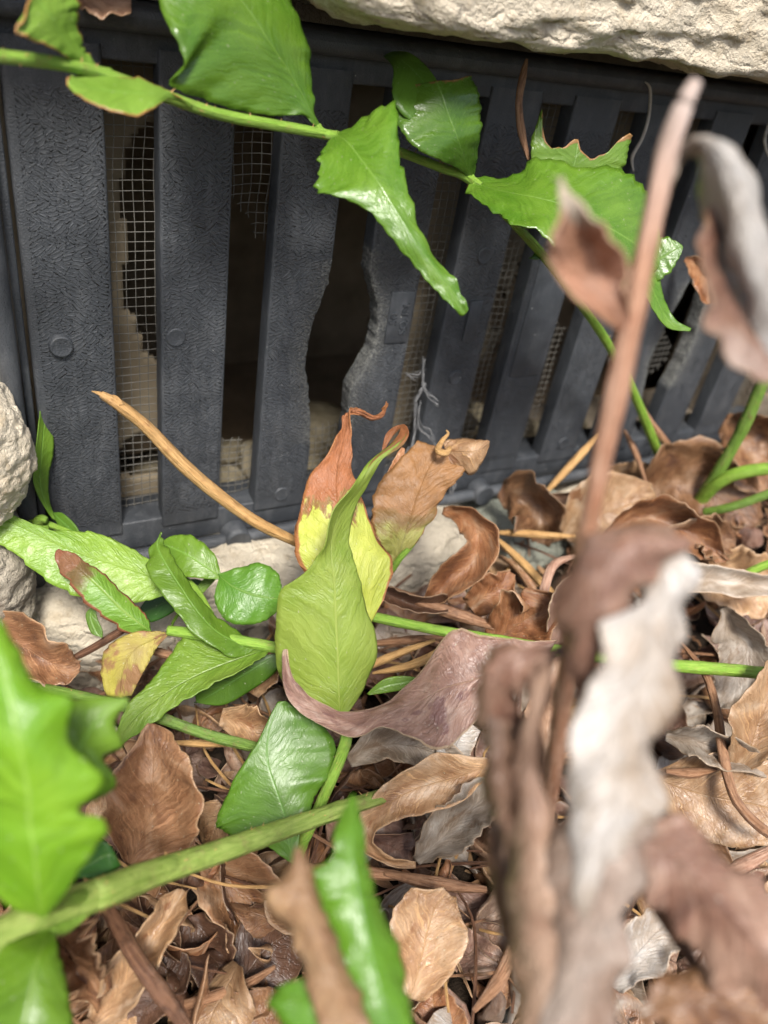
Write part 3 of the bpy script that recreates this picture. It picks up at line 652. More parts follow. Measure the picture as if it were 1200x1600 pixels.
def build_board():                    # tan sheet behind the wire, with a ragged black hole
    nx, nz = 150, 100; x0, x1, z0, z1 = -0.043, 0.300, -0.024, 0.176
    vs, fs = [], []
    for j in range(nz+1):
        for i in range(nx+1):
            x = x0+(x1-x0)*i/nx; z = z0+(z1-z0)*j/nz
            vs.append((x, 0.030+0.0012*n1(x*25, z*25)+0.01*sst(x, 0.1, 0.3), z))
    def out(x, z):
        nn = 0.004*n1(x*120, z*120, 1)+0.006*n1(x*45, z*45, 6)
        d = math.hypot((x-0.034)/0.024, (z-0.098)/0.052)*0.03
        if d+nn < 0.03: return True
        if x > 0.030+nn*2 and x < 0.118+nn and z < 0.15+nn-0.2*abs(x-0.07): return True
        if math.hypot((x-0.017)/0.012, (z-0.012)/0.012)*0.012+nn < 0.010: return True
        if x > 0.185+nn*3 and z < 0.09+nn*3: return True
        return False
    for j in range(nz):
        for i in range(nx):
            k_ = j*(nx+1)+i; c = vs[k_]
            if not out(c[0]+0.001, c[2]+0.001): fs.append((k_, k_+1, k_+nx+2, k_+nx+1))
    o = tag(link('backing_board', mesh('board', vs, fs), None, M['board']), 'tan board with a ragged black hole standing behind the vent wire', 'board')
    thick(o, 0.004)
build_board()

# ------------------------------------------------------------------ upper green frond across the vent
UP = [(-420, 92, 0.128, 4.2), (-260, 78, 0.142, 8.4), (-120, 78, 0.155, 10.1), (-40, 84, 0.163, 10.9), (70, 96, 0.172, 10.9), (150, 112, 0.183, 10.1), (265, 152, 0.196, 10.1), (350, 180, 0.207, 9.24), (500, 208, 0.225, 8.4), (600, 229, 0.241, 7.56),
      (690, 262, 0.255, 7.56), (735, 281, 0.263, 7.56), (800, 345, 0.284, 7.56), (850, 400, 0.302, 7.56), (905, 470, 0.325, 7.56), (955, 545, 0.352, 7.56), (995, 625, 0.385, 7.56), (1042, 742, 0.44, 7.56)]
def frond(name, label, cat='fern frond'):
    o = empty(name); tag(o, label, cat); return o
A = frond('fern_frond', 'long green fern frond arching across the front of the black vent')
stem('stalk', 's_green', UP, A, n=130, rough=0.04, groove=0.18)
hairs(UP, 260, 0.0010, A, 's_straw', 3)
leaf('leaflet', 'g_mid_edge', [(146, 107, 0.183, 140, 109, 0, 149, 100, 0), (122, 85, 0.178, 110, 93, -0.002, 133, 78, 0.0036), (95, 55, 0.172, 75, 71, -0.006, 124, 45, 0.0072), (78, 25, 0.168, 38, 57, -0.008, 121, 8, 0.0108), (62, 5, 0.166, 28, 48, -0.008, 114, -25, 0.0108), (55, -15, 0.165, 38, 15, -0.006, 100, -50, 0.0072)], A, crease=.2, ruffle=.06, serr=.05, tear=.06, seed=1)
leaf('leaflet', 'g_mid_edge', [(300, 166, 0.199, 299, 168, -0, 300, 163, 0), (268, 150, 0.192, 266, 154, -0, 270, 146, 0), (235, 147, 0.184, 242, 168, -0.003, 235, 129, 0.0045), (195, 145, 0.18, 208, 182, -0.0045, 190, 119, 0.006), (150, 140, 0.177, 165, 169, -0.0045, 140, 117, 0.006), (120, 132, 0.175, 125, 152, -0.003, 115, 118, 0.0045), (104, 126, 0.174, 105, 134, -0, 107, 121, 0)], A, crease=.5, ruffle=.05, serr=.07, seed=2)
leaf('leaflet', 'g_gloss', [(497, 198, .2246, 495, 199, 0, 499, 196, 0), (487, 178, .222, 472, 181, -.001, 491, 168, .001), (470, 145, .219, 435, 181, -.002, 488, 138, .003), (447, 105, .214, 378, 174, -.004, 485, 100, .006), (420, 65, .208, 318, 155, -.006, 476, 55, .008),
     (392, 22, .203, 266, 133, -.008, 462, 10, .010), (365, -15, .199, 284, 90, -.008, 450, -30, .012), (345, -50, .196, 262, 38, -.007, 440, -60, .012), (330, -80, .194, 232, -45, -.005, 425, -90, .012)], A, nu=22, nv=60, crease=.25, ruffle=.05, rfreq=4, serr=.03, seed=3)
leaf('leaflet', 'g_gloss', [(524, 211, .226, 520, 213, 0, 529, 208, 0), (542, 222, .220, 500, 244, -.004, 572, 184, .004), (566, 252, .215, 496, 290, -.004, 615, 166, .006), (588, 282, .212, 512, 303, -.003, 624, 228, .006),
     (610, 318, .212, 566, 322, -.001, 630, 285, .004), (640, 365, .213, 610, 371, 0, 653, 355, .003), (675, 415, .215, 655, 424, 0, 690, 410, .002), (705, 457, .217, 690, 464, 0, 716, 452, .001), (726, 492, .219, 720, 494, 0, 731, 484, 0)], A, nu=20, nv=60, crease=.35, ruffle=.09, rfreq=5, serr=.22, sfreq=19, seed=4)
leaf('leaflet', 'g_deep_torn', [(737, 277, 0.263, 734, 278, 0, 741, 273, 0), (728, 255, 0.252, 712, 262, -0.002, 744, 246, 0.003), (716, 220, 0.241, 672, 244, -0.004, 750, 210, 0.005), (702, 185, 0.238, 640, 222, -0.004, 751, 175, 0.006), (690, 150, 0.236, 617, 185, -0.002, 746, 142, 0.006), (681, 126, 0.236, 613, 140, 0.002, 735, 119, 0.006)], A, nu=20, crease=.45, ruffle=.05, tear=.05, serr=.03, seed=5)
leaf('leaflet', 'g_deep', [(598, 84, 0.254, 597, 86, 0, 602, 82, 0), (622, 92, 0.242, 614, 106, -0.004, 636, 82, 0.002), (648, 112, 0.239, 613, 136, -0.006, 660, 98, 0.003), (668, 140, 0.237, 618, 165, -0.005, 680, 122, 0.002), (682, 172, 0.237, 640, 190, -0.003, 690, 148, 0.001)], A, nu=14, nv=30, crease=.2, serr=.05, seed=6)
leaf('leaflet', 'g_torn', [(868, 322, 0.289, 866, 323, 0, 871, 321, 0), (884, 288, 0.274, 836, 294, -0.003, 945, 302, 0.004), (896, 258, 0.271, 829, 258, -0.004, 968, 278, 0.006), (902, 225, 0.269, 831, 218, -0.004, 982, 236, 0.006), (906, 196, 0.267, 846, 172, -0.003, 992, 200, 0.006)], A, nu=26, nv=40, crease=.3, ruffle=.07, torn=[(-1, 0), (-.8, .16), (-.55, .34), (-.25, .30), (-.02, .16), (.06, .30), (.3, .40), (.6, .30), (.9, .08), (1, .10)], serr=.04, seed=11)
leaf('leaflet', 'g_gloss', [(737, 281, .264, 735, 279, 0, 736, 284, 0), (757, 292, .262, 766, 277, .004, 729, 300, -.003), (798, 302, .258, 806, 272, .005, 760, 322, -.004), (840, 310, .255, 832, 247, .008, 797, 348, -.005), (882, 322, .254, 892, 258, .008, 852, 378, -.006),
     (930, 345, .256, 962, 266, .008, 905, 428, -.004), (975, 370, .262, 1008, 292, .008, 955, 455, -.002), (1010, 395, .27, 1020, 345, .006, 1000, 442, 0), (1028, 418, .274, 1030, 405, 0, 1022, 430, 0)], A, nu=22, nv=64, crease=.2, ruffle=.08, rfreq=4, serr=.13, sfreq=20, seed=8)
leaf('leaflet', 'g_gloss', [(972, 452, .292, 970, 450, 0, 974, 454, 0), (1000, 428, .29, 990, 395, 0, 1012, 448, 0), (1030, 405, .288, 1018, 376, 0, 1044, 428, 0), (1052, 392, .287, 1044, 372, 0, 1060, 405, 0), (1066, 384, .287, 1064, 382, 0, 1067, 387, 0)], A, nu=14, nv=40, serr=.22, sfreq=9, ruffle=.06, seed=9)
leaf('leaflet', 'g_gloss', [(985, 400, .29, 984, 404, 0, 987, 397, 0), (1005, 425, .288, 992, 440, -.002, 1026, 412, .003), (1020, 455, .287, 1008, 462, -.003, 1032, 440, .003), (1034, 485, .288, 1024, 490, -.002, 1040, 474, .002), (1052, 508, .289, 1044, 513, 0, 1056, 500, 0), (1079, 515, .29, 1078, 518, 0, 1080, 513, 0)], A, nu=12, nv=36, crease=.3, ruffle=.05, serr=.04, seed=10)
leaf('leaflet', 'g_deep', [(850, 404, .302), (838, 398, .30, 838, 406, 0, 840, 391, 0), (828, 404, .299)], A, nu=6, nv=10)
leaf('leaflet', 'g_gloss', [(-170, 82, .152), (-190, 30, .148, -250, 40, -.003, -150, 20, .003), (-210, -40, .144, -290, -20, -.004, -150, -50, .004), (-225, -120, .142, -290, -110, -.003, -170, -130, .003), (-235, -190, .142)], A, nu=14, nv=30, crease=.3, ruffle=.06, serr=.05, seed=12)
leaf('leaflet', 'g_gloss', [(-400, 90, .13), (-450, 100, .126, -450, 50, .003, -440, 150, -.003), (-520, 115, .122, -520, 55, .004, -510, 165, -.004), (-590, 130, .12, -590, 95, .002, -585, 160, -.002), (-650, 145, .12)], A, nu=14, nv=30, crease=.3, ruffle=.06, serr=.05, seed=13)
for q in ([(172, 116, .186, 9), (156, 111, .184, 7), (144, 106, .183, 5)], [(505, 209, .2255, 8), (500, 203, .225, 6), (496, 195, .2242, 5)], [(508, 210, .2258, 7), (518, 212, .2258, 7), (528, 210, .2255, 6)], [(738, 288, .264, 7), (738, 281, .2632, 6), (736, 273, .262, 4)], [(728, 279, .2635, 6), (740, 282, .2635, 6), (752, 289, .2625, 4)]):
    stem('leaflet_stalk', 's_green', q, A, n=8, rough=.03)

# ------------------------------------------------------------------ dead frond close to the lens
NEAR[0] = 0.96
B = frond('dead_fern_frond', 'dead brown fern frond with curled leaflets standing nearest, right of centre', 'dead frond')
stem('stalk', 's_pinktop', [(1088, 126, .118, 10), (1068, 165, .119, 15), (1040, 250, .121, 17), (1012, 380, .122, 18), (985, 510, .124, 20), (957, 650, .127, 19), (930, 770, .131, 17), (906, 900, .138, 14), (885, 1050, .15, 14), (862, 1230, .185, 12), (850, 1330, .235, 10)], B, n=70, rough=.1, groove=.2)
K = dict(ruffle=.32, rfreq=2.4, wrinkle=.08, nu=24, nv=80, ribs=.028, serr=.10, sfreq=5, th=.0004)
leaf('leaflet', 'd_bowl', [(978, 520, .1235, 972, 522, 0, 984, 515, 0), (950, 478, .121, 912, 480, -.004, 985, 455, -.002), (925, 430, .121, 860, 410, -.008, 990, 425, -.003), (908, 380, .118, 862, 368, -.009, 965, 368, -.004), (892, 332, .1145, 868, 325, -.004, 932, 338, -.002), (872, 284, .114, 868, 287, 0, 878, 281, 0)], B, **{**K, 'serr': .02, 'ruffle': .08})
leaf('leaflet', 'd_white', [(1040, 300, .122), (1058, 250, .122, 1062, 268, .004, 1058, 235, 0), (1090, 222, .118, 1092, 262, .008, 1098, 206, .002), (1130, 250, .1155, 1105, 320, .008, 1158, 225, .004), (1165, 330, .1145, 1130, 390, .006, 1205, 310, .006), (1195, 430, .1145, 1150, 460, .004, 1240, 410, .006), (1220, 520, .118, 1190, 540, 0, 1250, 500, 0), (1235, 600, .12)], B, **K)
leaf('leaflet', 'd_rust', [(1128, 310, .120), (1120, 380, .121, 1106, 372, -.004, 1145, 390, .006), (1130, 450, .120, 1099, 452, -.007, 1172, 440, .006), (1165, 510, .119, 1122, 522, -.007, 1215, 490, .004), (1205, 560, .119, 1176, 580, -.005, 1240, 530, 0), (1250, 600, .119)], B, **K)
leaf('leaflet', 'd_white', [(1010, 850, .120, 970, 850, 0, 1055, 842, 0), (1040, 880, .114, 1000, 890, .002, 1090, 868, .003), (1034, 930, .111, 985, 940, .001, 1092, 925, .004), (1010, 975, .109, 938, 968, -.001, 1085, 985, .005), (1008, 1030, .108, 950, 1040, .000, 1076, 1040, .006), (990, 1090, .107, 912, 1095, -.002, 1068, 1100, .006), (972, 1160, .106, 886, 1178, -.002, 1056, 1160, .006), (962, 1230, .1063, 880, 1245, .001, 1042, 1232, .005), (948, 1300, .1065, 886, 1318, .001, 1020, 1290, .004), (930, 1370, .107, 892, 1385, .001, 980, 1355, .003), (915, 1440, .108)], B, **K)
leaf('leaflet', 'd_hood', [(1012, 818, .118, 985, 822, 0, 1048, 824, 0), (968, 842, .111, 903, 838, .003, 1080, 850, .002), (940, 900, .108, 884, 905, .005, 1030, 915, .003), (930, 970, .109, 882, 985, .005, 982, 975, .003), (918, 1060, .112, 884, 1070, .004, 952, 1065, .002), (908, 1150, .116, 888, 1155, .002, 926, 1150, .001), (902, 1210, .119, 894, 1212, 0, 912, 1210, 0)], B, **K)
leaf('leaflet', 'd_mauve', [(990, 1210, .114, 950, 1215, .002, 1036, 1205, .002), (962, 1270, .1085, 880, 1268, .003, 1042, 1265, .004), (948, 1340, .1075, 866, 1345, .004, 1022, 1335, .004), (930, 1430, .108, 858, 1435, .003, 1000, 1425, .003), (908, 1540, .109, 850, 1545, .002, 972, 1535, .003), (886, 1670, .112, 830, 1670, 0, 945, 1670, 0)], B, **K)
leaf('leaflet', 'd_hood', [(880, 1012, .122, 876, 1006, 0, 882, 1022, 0), (830, 1022, .118, 822, 1004, .003, 846, 1062, .002), (786, 1040, .117, 765, 1022, .004, 815, 1090, .003), (770, 1085, .118, 737, 1072, .003, 808, 1118, .004), (775, 1140, .120, 748, 1138, .003, 806, 1150, .004)], B, **K)
leaf('leaflet', 'd_ochre', [(772, 1120, .119, 752, 1110, .003, 800, 1130, .003), (780, 1190, .116, 752, 1190, .004, 808, 1195, .005), (786, 1250, .116, 762, 1255, .004, 808, 1255, .005), (792, 1300, .117, 772, 1305, .002, 806, 1302, .003), (790, 1345, .119)], B, **K)
leaf('leaflet', 'd_dark', [(805, 1120, .126, 790, 1120, 0, 822, 1120, 0), (800, 1220, .125, 775, 1225, 0, 826, 1220, 0), (795, 1320, .124, 764, 1325, .002, 826, 1315, 0), (800, 1400, .124, 768, 1395, .002, 834, 1400, 0), (815, 1480, .125, 792, 1485, 0, 840, 1480, 0), (830, 1560, .126)], B, **K)  # dark blade set in the slit between folds to stand for its shade
leaf('leaflet', 'd_ochre', [(872, 1014, .121, 858, 1016, 0, 884, 1016, 0), (846, 1070, .117, 818, 1065, .003, 868, 1075, .004), (834, 1160, .115, 806, 1158, .004, 858, 1165, .005), (836, 1260, .113, 806, 1262, .005, 868, 1262, .005), (846, 1370, .111, 790, 1372, .006, 896, 1370, .005), (858, 1460, .111, 782, 1462, .006, 915, 1458, .005), (874, 1560, .111, 802, 1562, .005, 940, 1555, .004), (890, 1670, .112, 830, 1670, 0, 960, 1670, 0)], B, **K)
leaf('leaflet', 'd_hood', [(985, 1300, .122), (1040, 1330, .12, 1055, 1282, .003, 1000, 1385, .002), (1100, 1385, .119, 1128, 1335, .004, 1062, 1440, .004), (1160, 1450, .12, 1200, 1390, .004, 1120, 1510, .006), (1220, 1530, .122, 1260, 1460, 0, 1170, 1600, .004), (1260, 1620, .125)], B, **K)
leaf('leaflet', 'd_br', [(1000, 1590, .125), (1060, 1560, .124, 1040, 1520, .003, 1070, 1610, 0), (1130, 1570, .124, 1120, 1525, .003, 1140, 1640, 0), (1220, 1600, .124, 1220, 1540, 0, 1220, 1660, 0)], B, **K)
stem('side_stalk', 's_dark', [(990, 1360, .124, 9), (1040, 1440, .13, 10), (1100, 1530, .14, 9), (1150, 1600, .16, 8)], B, n=24)
hairs([(800, 1520, .126, 60), (900, 1560, .124, 70), (960, 1600, .124, 60)], 60, 0.003, B, 's_pale', 8)

NEAR[0] = 1.0

# ------------------------------------------------------------------ yellowing frond in the middle
C = frond('yellowing_fern_frond', 'yellow-green fern frond with scorched curled tips, upright in front of the vent', 'fern frond')
leaf('leaflet', 'g_yel', [(532, 1120, .245, 526, 1120, 0, 539, 1119, 0), (530, 1092, .244, 470, 1104, .001, 560, 1090, .003), (529, 1060, .243, 440, 1066, .002, 578, 1052, .005), (527, 1005, .241, 430, 1018, .002, 589, 1000, .006), (524, 950, .240, 431, 955, .000, 574, 950, .006), (523, 918, .2395, 441, 920, -.001, 565, 915, .006), (520, 892, .239, 474, 897, -.002, 556, 888, .005), (517, 868, .239, 497, 870, -.003, 550, 864, .005),
     (518, 840, .239, 508, 840, -.005, 545, 838, .005), (530, 800, .239, 519, 800, -.005, 553, 798, .005), (560, 760, .241, 552, 762, -.004, 575, 758, .004), (586, 720, .244, 574, 722, 0, 598, 718, .001), (617, 695, .248, 608, 694, 0, 628, 697, 0), (634, 678, .251, 625, 673, .002, 639, 677, 0), (626, 667, .255, 621, 673, 0, 629, 663, 0), (608, 680, .257, 612, 684, 0, 604, 677, 0), (598, 706, .257, 599, 706, 0, 597, 705, 0)],
     C, nu=24, nv=90, crease=.3, ruffle=.05, rfreq=6, serr=.035, sfreq=9, wrinkle=.012, seed=21)
leaf('leaflet', 'g_half', [(578, 972, .262), (568, 940, .262, 520, 945, 0, 603, 925, .003), (552, 880, .261, 472, 890, 0, 612, 880, .005), (535, 820, .263, 461, 838, -.001, 594, 838, .004), (526, 770, .266, 472, 780, -.002, 566, 778, .003), (528, 728, .269, 487, 738, -.003, 552, 745, .002), (536, 692, .272, 522, 698, -.001, 548, 700, .001), (541, 664, .275, 534, 666, 0, 548, 662, 0), (543, 645, .277, 537, 650, 0, 549, 641, 0), (560, 643, .278, 560, 648, 0, 561, 638, 0), (582, 653, .278, 581, 656, 0, 583, 649, 0), (600, 645, .278, 601, 648, 0, 598, 643, 0), (605, 630, .279)],
     C, nu=20, nv=80, crease=.35, ruffle=.2, rfreq=4, serr=.07, wrinkle=.05, ribs=.03, seed=22)
leaf('leaflet', 'g_half2', [(613, 890, .29), (624, 862, .289, 602, 862, 0, 640, 858, 0), (638, 820, .287, 581, 818, -.002, 672, 815, .002), (653, 775, .287, 588, 765, -.003, 697, 772, .003), (672, 730, .289, 622, 720, -.003, 722, 740, .003), (690, 700, .292, 654, 692, 0, 730, 718, .003)],
     C, nu=20, nv=50, crease=.3, ruffle=.2, rfreq=4, serr=.07, wrinkle=.05, ribs=.03, seed=23)
leaf('curled_tip', 'd_tan', [(696, 704, .292, 690, 690, 0, 702, 722, 0), (716, 706, .289, 712, 686, .003, 722, 735, .003), (736, 706, .286, 735, 686, .004, 738, 742, .005), (752, 702, .288, 756, 688, .003, 750, 728, .003), (764, 693, .292, 764, 690, 0, 763, 697, 0)], C, nu=12, nv=26, ruffle=.05, wrinkle=.03, seed=24)
stem('tendril', 's_straw', [(703, 700, .286, 4), (696, 708, .283, 5), (684, 704, .284, 5), (690, 690, .287, 4), (700, 678, .288, 2.5), (697, 672, .288, 1)], C, n=24)
stem('leaflet_stalk', 's_green', [(612, 892, .29, 5), (625, 872, .288, 5), (640, 856, .289, 4), (652, 842, .29, 3)], C, n=12)
leaf('leaflet', 'g_deep', [(458, 1350, .236), (452, 1318, .236, 415, 1322, .001, 468, 1305, .001), (445, 1275, .237, 352, 1300, .001, 484, 1262, .003), (432, 1235, .238, 338, 1282, .000, 506, 1222, .004), (418, 1190, .240, 362, 1228, -.001, 527, 1182, .005), (420, 1145, .242, 402, 1168, -.001, 510, 1140, .005), (436, 1096, .245, 432, 1099, 0, 446, 1096, 0)], C, nu=20, nv=50, crease=.3, ruffle=.06, serr=.03, seed=25)
CS = [(532, 1116, .245, 8), (541, 1150, .243, 9), (530, 1190, .243, 9), (508, 1240, .243, 9), (486, 1290, .244, 9), (468, 1330, .25, 9), (455, 1390, .275, 9)]
stem('stalk', 's_green', CS, C, n=40); hairs(CS, 50, .0009, C, 's_straw', 5)
leaf('leaflet', 'g_mid', [(575, 1085, .262), (600, 1072, .262, 598, 1062, 0, 606, 1082, 0), (630, 1066, .263, 626, 1056, 0, 634, 1076, 0), (660, 1060, .264)], C, nu=8, nv=16)
link_dead = ribbon('dead_leaflet', 'd_or', [(578, 840, .292, 6, 0), (596, 805, .290, 14, .001), (610, 760, .288, 13, .001), (622, 722, .288, 8, .001), (630, 700, .29, 3, 0)], C, nu=10, nv=24, ruffle=.2, seed=26)

# purple-brown leaf lying across the base of the yellowing frond
o = leaf('dead_leaf', 'd_pur', [(862, 1012, .243, 870, 1000, 0, 850, 1030, 0), (800, 1040, .235, 820, 1002, .004, 790, 1085, -.001), (740, 1062, .232, 765, 995, .005, 735, 1135, -.003), (695, 1075, .231, 708, 982, .006, 690, 1172, -.004), (650, 1098, .232, 650, 1058, .004, 640, 1152, -.003), (600, 1112, .233, 598, 1098, .002, 598, 1136, -.002), (555, 1126, .234, 553, 1112, .001, 552, 1152, -.002), (508, 1114, .235, 512, 1106, 0, 500, 1132, -.001), (470, 1090, .235, 478, 1084, 0, 460, 1104, 0), (447, 1058, .235, 456, 1056, 0, 441, 1064, 0), (446, 1014, .236, 449, 1015, 0, 443, 1016, 0)],
     None, nu=20, nv=80, crease=.2, ruffle=.10, rfreq=4, wrinkle=.03, serr=.05, seed=27)
tag(o, 'purple-brown dead leaf draped across the base of the yellow-green upright leaflet', 'dead leaf')

# ------------------------------------------------------------------ left frond
Dd = frond('fern_frond', 'crumpled light green fern frond beside the pale stones at the left', 'fern frond')
DS = [(60, 818, .285, 5), (120, 850, .284, 6), (200, 905, .272, 7), (262, 985, .262, 8), (330, 994, .262, 9), (430, 1012, .264, 9), (500, 1030, .268, 9), (560, 1080, .285, 8)]
stem('stalk', 's_green', DS[3:], Dd, n=40)
stem('leaflet_stalk', 's_green', [(36, 820, .284, 2), (58, 815, .284, 5), (95, 826, .284, 5), (130, 838, .283, 4), (200, 868, .282, 4), (290, 905, .280, 5), (330, 960, .272, 5)], Dd, n=40)
stem('curled_bud', 's_green', [(76, 824, .282, 4), (64, 826, .281, 7), (58, 818, .280, 8), (64, 811, .279, 7), (73, 813, .279, 5)], Dd, n=24)
leaf('leaflet', 'g_light', [(288, 922, .274), (262, 912, .272, 258, 893, .001, 252, 932, -.001), (225, 897, .270, 222, 868, .003, 212, 942, -.003), (180, 882, .268, 176, 842, .004, 160, 942, -.004), (130, 866, .266, 132, 831, .004, 105, 924, -.004), (82, 846, .264, 84, 829, .002, 58, 898, -.003), (35, 824, .262, 38, 814, .001, 22, 864, -.003), (-10, 803, .26, -6, 790, 0, -16, 842, -.002), (-50, 785, .258)], Dd, nu=22, nv=70, crease=.35, ruffle=.07, serr=.10, sfreq=10, seed=31)
leaf('leaflet', 'g_mid', [(84, 812, .284), (70, 785, .281, 62, 780, -.002, 78, 785, .003), (62, 752, .279, 52, 752, -.003, 75, 752, .005), (64, 715, .277, 54, 715, -.003, 82, 718, .005), (68, 665, .276, 61, 664, -.003, 84, 668, .004), (73, 615, .275, 67, 612, -.002, 82, 616, .003), (90, 573, .275)], Dd, nu=14, nv=44, crease=.1, serr=.10, sfreq=5, ruffle=.05, seed=32)
leaf('leaflet', 'g_deep', [(82, 800, .285), (95, 812, .284, 92, 822, 0, 98, 802, 0), (112, 828, .283, 108, 834, 0, 118, 820, 0), (126, 838, .282)], Dd, nu=8, nv=14)
leaf('leaflet', 'g_scorch', [(238, 988, .262), (218, 974, .259, 228, 962, .003, 205, 992, .001), (190, 952, .257, 205, 938, .004, 172, 972, .000), (160, 922, .256, 172, 908, .004, 142, 948, -.001), (132, 896, .256, 142, 884, .003, 112, 918, -.001), (108, 876, .257, 116, 866, .002, 95, 895, 0), (88, 860, .258, 92, 858, 0, 86, 868, 0)], Dd, nu=16, nv=56, crease=.5, ruffle=.14, rfreq=5, serr=.22, sfreq=7, seed=33)
leaf('leaflet', 'g_mid', [(402, 1010, .264), (370, 1004, .261, 378, 992, .004, 368, 1028, -.002), (335, 985, .259, 345, 968, .005, 322, 1005, -.003), (305, 952, .258, 316, 938, .004, 286, 970, -.003), (280, 915, .259, 292, 905, .004, 256, 932, -.003), (258, 880, .261, 270, 872, .003, 234, 900, -.002), (246, 852, .264, 256, 848, .002, 232, 868, 0), (252, 832, .266)], Dd, nu=16, nv=56, crease=.6, ruffle=.2, rfreq=5, serr=.12, sfreq=10, seed=34)
leaf('leaflet', 'g_light', [(428, 1010, .266), (395, 1022, .262, 360, 1006, .004, 408, 1030, -.002), (345, 1040, .258, 296, 990, .006, 372, 1050, -.004), (295, 1062, .254, 268, 1018, .005, 318, 1080, -.004), (250, 1090, .251, 232, 1068, .003, 270, 1106, -.003), (212, 1122, .249, 196, 1108, .001, 228, 1138, -.002), (178, 1168, .248)], Dd, nu=18, nv=50, crease=.4, ruffle=.08, serr=.08, sfreq=10, seed=35)
leaf('leaflet', 'g_mid', [(348, 905, .276), (325, 888, .275, 336, 868, .002, 322, 904, -.001), (295, 868, .275, 306, 840, .003, 284, 900, -.002), (270, 856, .277, 276, 836, .002, 260, 882, 0), (250, 848, .279)], Dd, nu=14, nv=30, crease=.4, ruffle=.12, serr=.06, seed=36)
leaf('leaflet', 'g_spot', [(342, 898, .275), (362, 915, .272, 378, 886, .003, 336, 940, -.001), (392, 928, .271, 408, 880, .004, 358, 972, -.002), (420, 934, .272, 434, 896, .004, 405, 974, -.001), (441, 936, .274, 441, 922, .001, 434, 955, 0)], Dd, nu=16, nv=34, crease=.35, ruffle=.06, serr=.05, seed=37)
leaf('leaflet', 'g_dark', [(318, 908, .290), (285, 925, .289, 296, 905, 0, 280, 950, 0), (250, 945, .289, 250, 915, 0, 238, 972, 0), (210, 965, .290)], Dd, nu=12, nv=24, seed=38)
leaf('leaflet', 'g_mid', [(335, 905, .286), (305, 925, .285, 318, 905, 0, 300, 945, 0), (280, 955, .285, 292, 945, 0, 270, 970, 0), (268, 982, .286)], Dd, nu=10, nv=20, seed=381)
leaf('leaflet', 'g_deep', [(438, 1020, .268), (400, 1042, .267, 432, 1048, .001, 372, 1028, 0), (360, 1066, .268, 382, 1085, .001, 330, 1046, 0), (330, 1085, .269, 345, 1102, 0, 306, 1072, 0), (305, 1098, .27)], Dd, nu=14, nv=30, crease=.3, seed=39)
leaf('leaflet', 'g_mid', [(148, 948, .262), (142, 962, .262, 134, 960, 0, 152, 966, 0), (150, 985, .262, 142, 988, 0, 160, 984, 0), (158, 996, .262)], Dd, nu=8, nv=14)
leaf('dead_leaflet', 'yel_dead', [(262, 990, .262), (238, 1000, .258, 240, 988, .002, 245, 1012, 0), (210, 1015, .256, 188, 996, .002, 232, 1036, 0), (192, 1045, .256, 158, 1032, .002, 218, 1062, 0), (186, 1090, .258, 168, 1088, .001, 205, 1088, 0)], Dd, nu=14, nv=30, crease=.4, ruffle=.15, wrinkle=.04, seed=40)

# green runner stems through the litter
def single(name, mat, pts, label, cat='stem', hair=0, **kw):
    o = stem(name, mat, pts, None, **kw); tag(o, label, cat)
    if hair: hairs(pts, hair, .0010, o, 's_straw', hair)
    return o
single('fern_runner', 's_green', [(575, 962, .272, 8), (660, 980, .270, 8), (760, 998, .268, 9), (870, 1016, .268, 9), (960, 1030, .269, 9), (1050, 1040, .270, 10), (1130, 1046, .272, 10), (1240, 1056, .276, 10)], 'thin bright green stem running level across the litter behind the curled dead leaves', n=60)
H = frond('fern_runner', 'scaly green stem with a smooth side shoot rising from litter at the right edge', 'stem')
HP = [(1230, 520, .36, 8.8), (1195, 590, .372, 9.6), (1160, 670, .388, 9.6), (1120, 740, .405, 9.6), (1080, 800, .425, 9.6), (1050, 840, .44, 9.6)]
stem('stalk', 's_dkgreen', HP, H, n=50); hairs(HP, 200, .0016, H, 's_straw', 9)
stem('side_shoot', 's_green', [(1060, 798, .43, 9), (1090, 785, .42, 10), (1120, 756, .405, 10), (1160, 738, .395, 10), (1240, 728, .385, 10)], H, n=40)
single('fern_runner', 's_dkgreen', [(40, 1072, .262, 7), (90, 1080, .258, 8), (160, 1095, .256, 8), (240, 1118, .256, 9), (330, 1150, .258, 9), (420, 1172, .262, 8)], 'dull green stem lying on the litter below the light green frond at left', n=40, hair=40)
single('fern_runner', 's_dkgreen', [(1100, 800, .40, 6), (1150, 790, .39, 7), (1230, 760, .38, 7)], 'short olive stem behind the litter at the right edge, below the side shoot', n=20, hair=20)
single('fern_runner', 's_green', [(1140, 915, .33, 6), (1180, 890, .33, 7), (1240, 868, .33, 7)], 'short green stem poking from the litter at the right edge, beside a brown curl', n=20)

# ------------------------------------------------------------------ foreground green frond at the left
E_ = frond('fern_frond', 'bright green fern frond, large and blurred, at the lower left corner', 'fern frond')
ES = [(-420, 1640, .122, 20), (-200, 1555, .135, 26), (-40, 1482, .150, 27), (60, 1432, .160, 26), (140, 1402, .171, 26), (165, 1393, .174, 25), (250, 1361, .190, 21), (350, 1328, .205, 18), (470, 1286, .225, 15), (560, 1256, .240, 13), (640, 1232, .256, 10), (700, 1222, .272, 8)]
stem('stalk', 's_thick', ES, E_, n=90, rough=.05); hairs(ES, 260, .0012, E_, 's_straw', 11)
stem('leaflet_stalk', 's_green', [(150, 1402, .172, 14), (110, 1440, .165, 12), (78, 1458, .158, 10), (60, 1462, .156, 8)], E_, n=24)
stem('leaflet_stalk', 's_green', [(140, 1396, .172, 12), (95, 1412, .155, 10), (66, 1425, .135, 9)], E_, n=20)
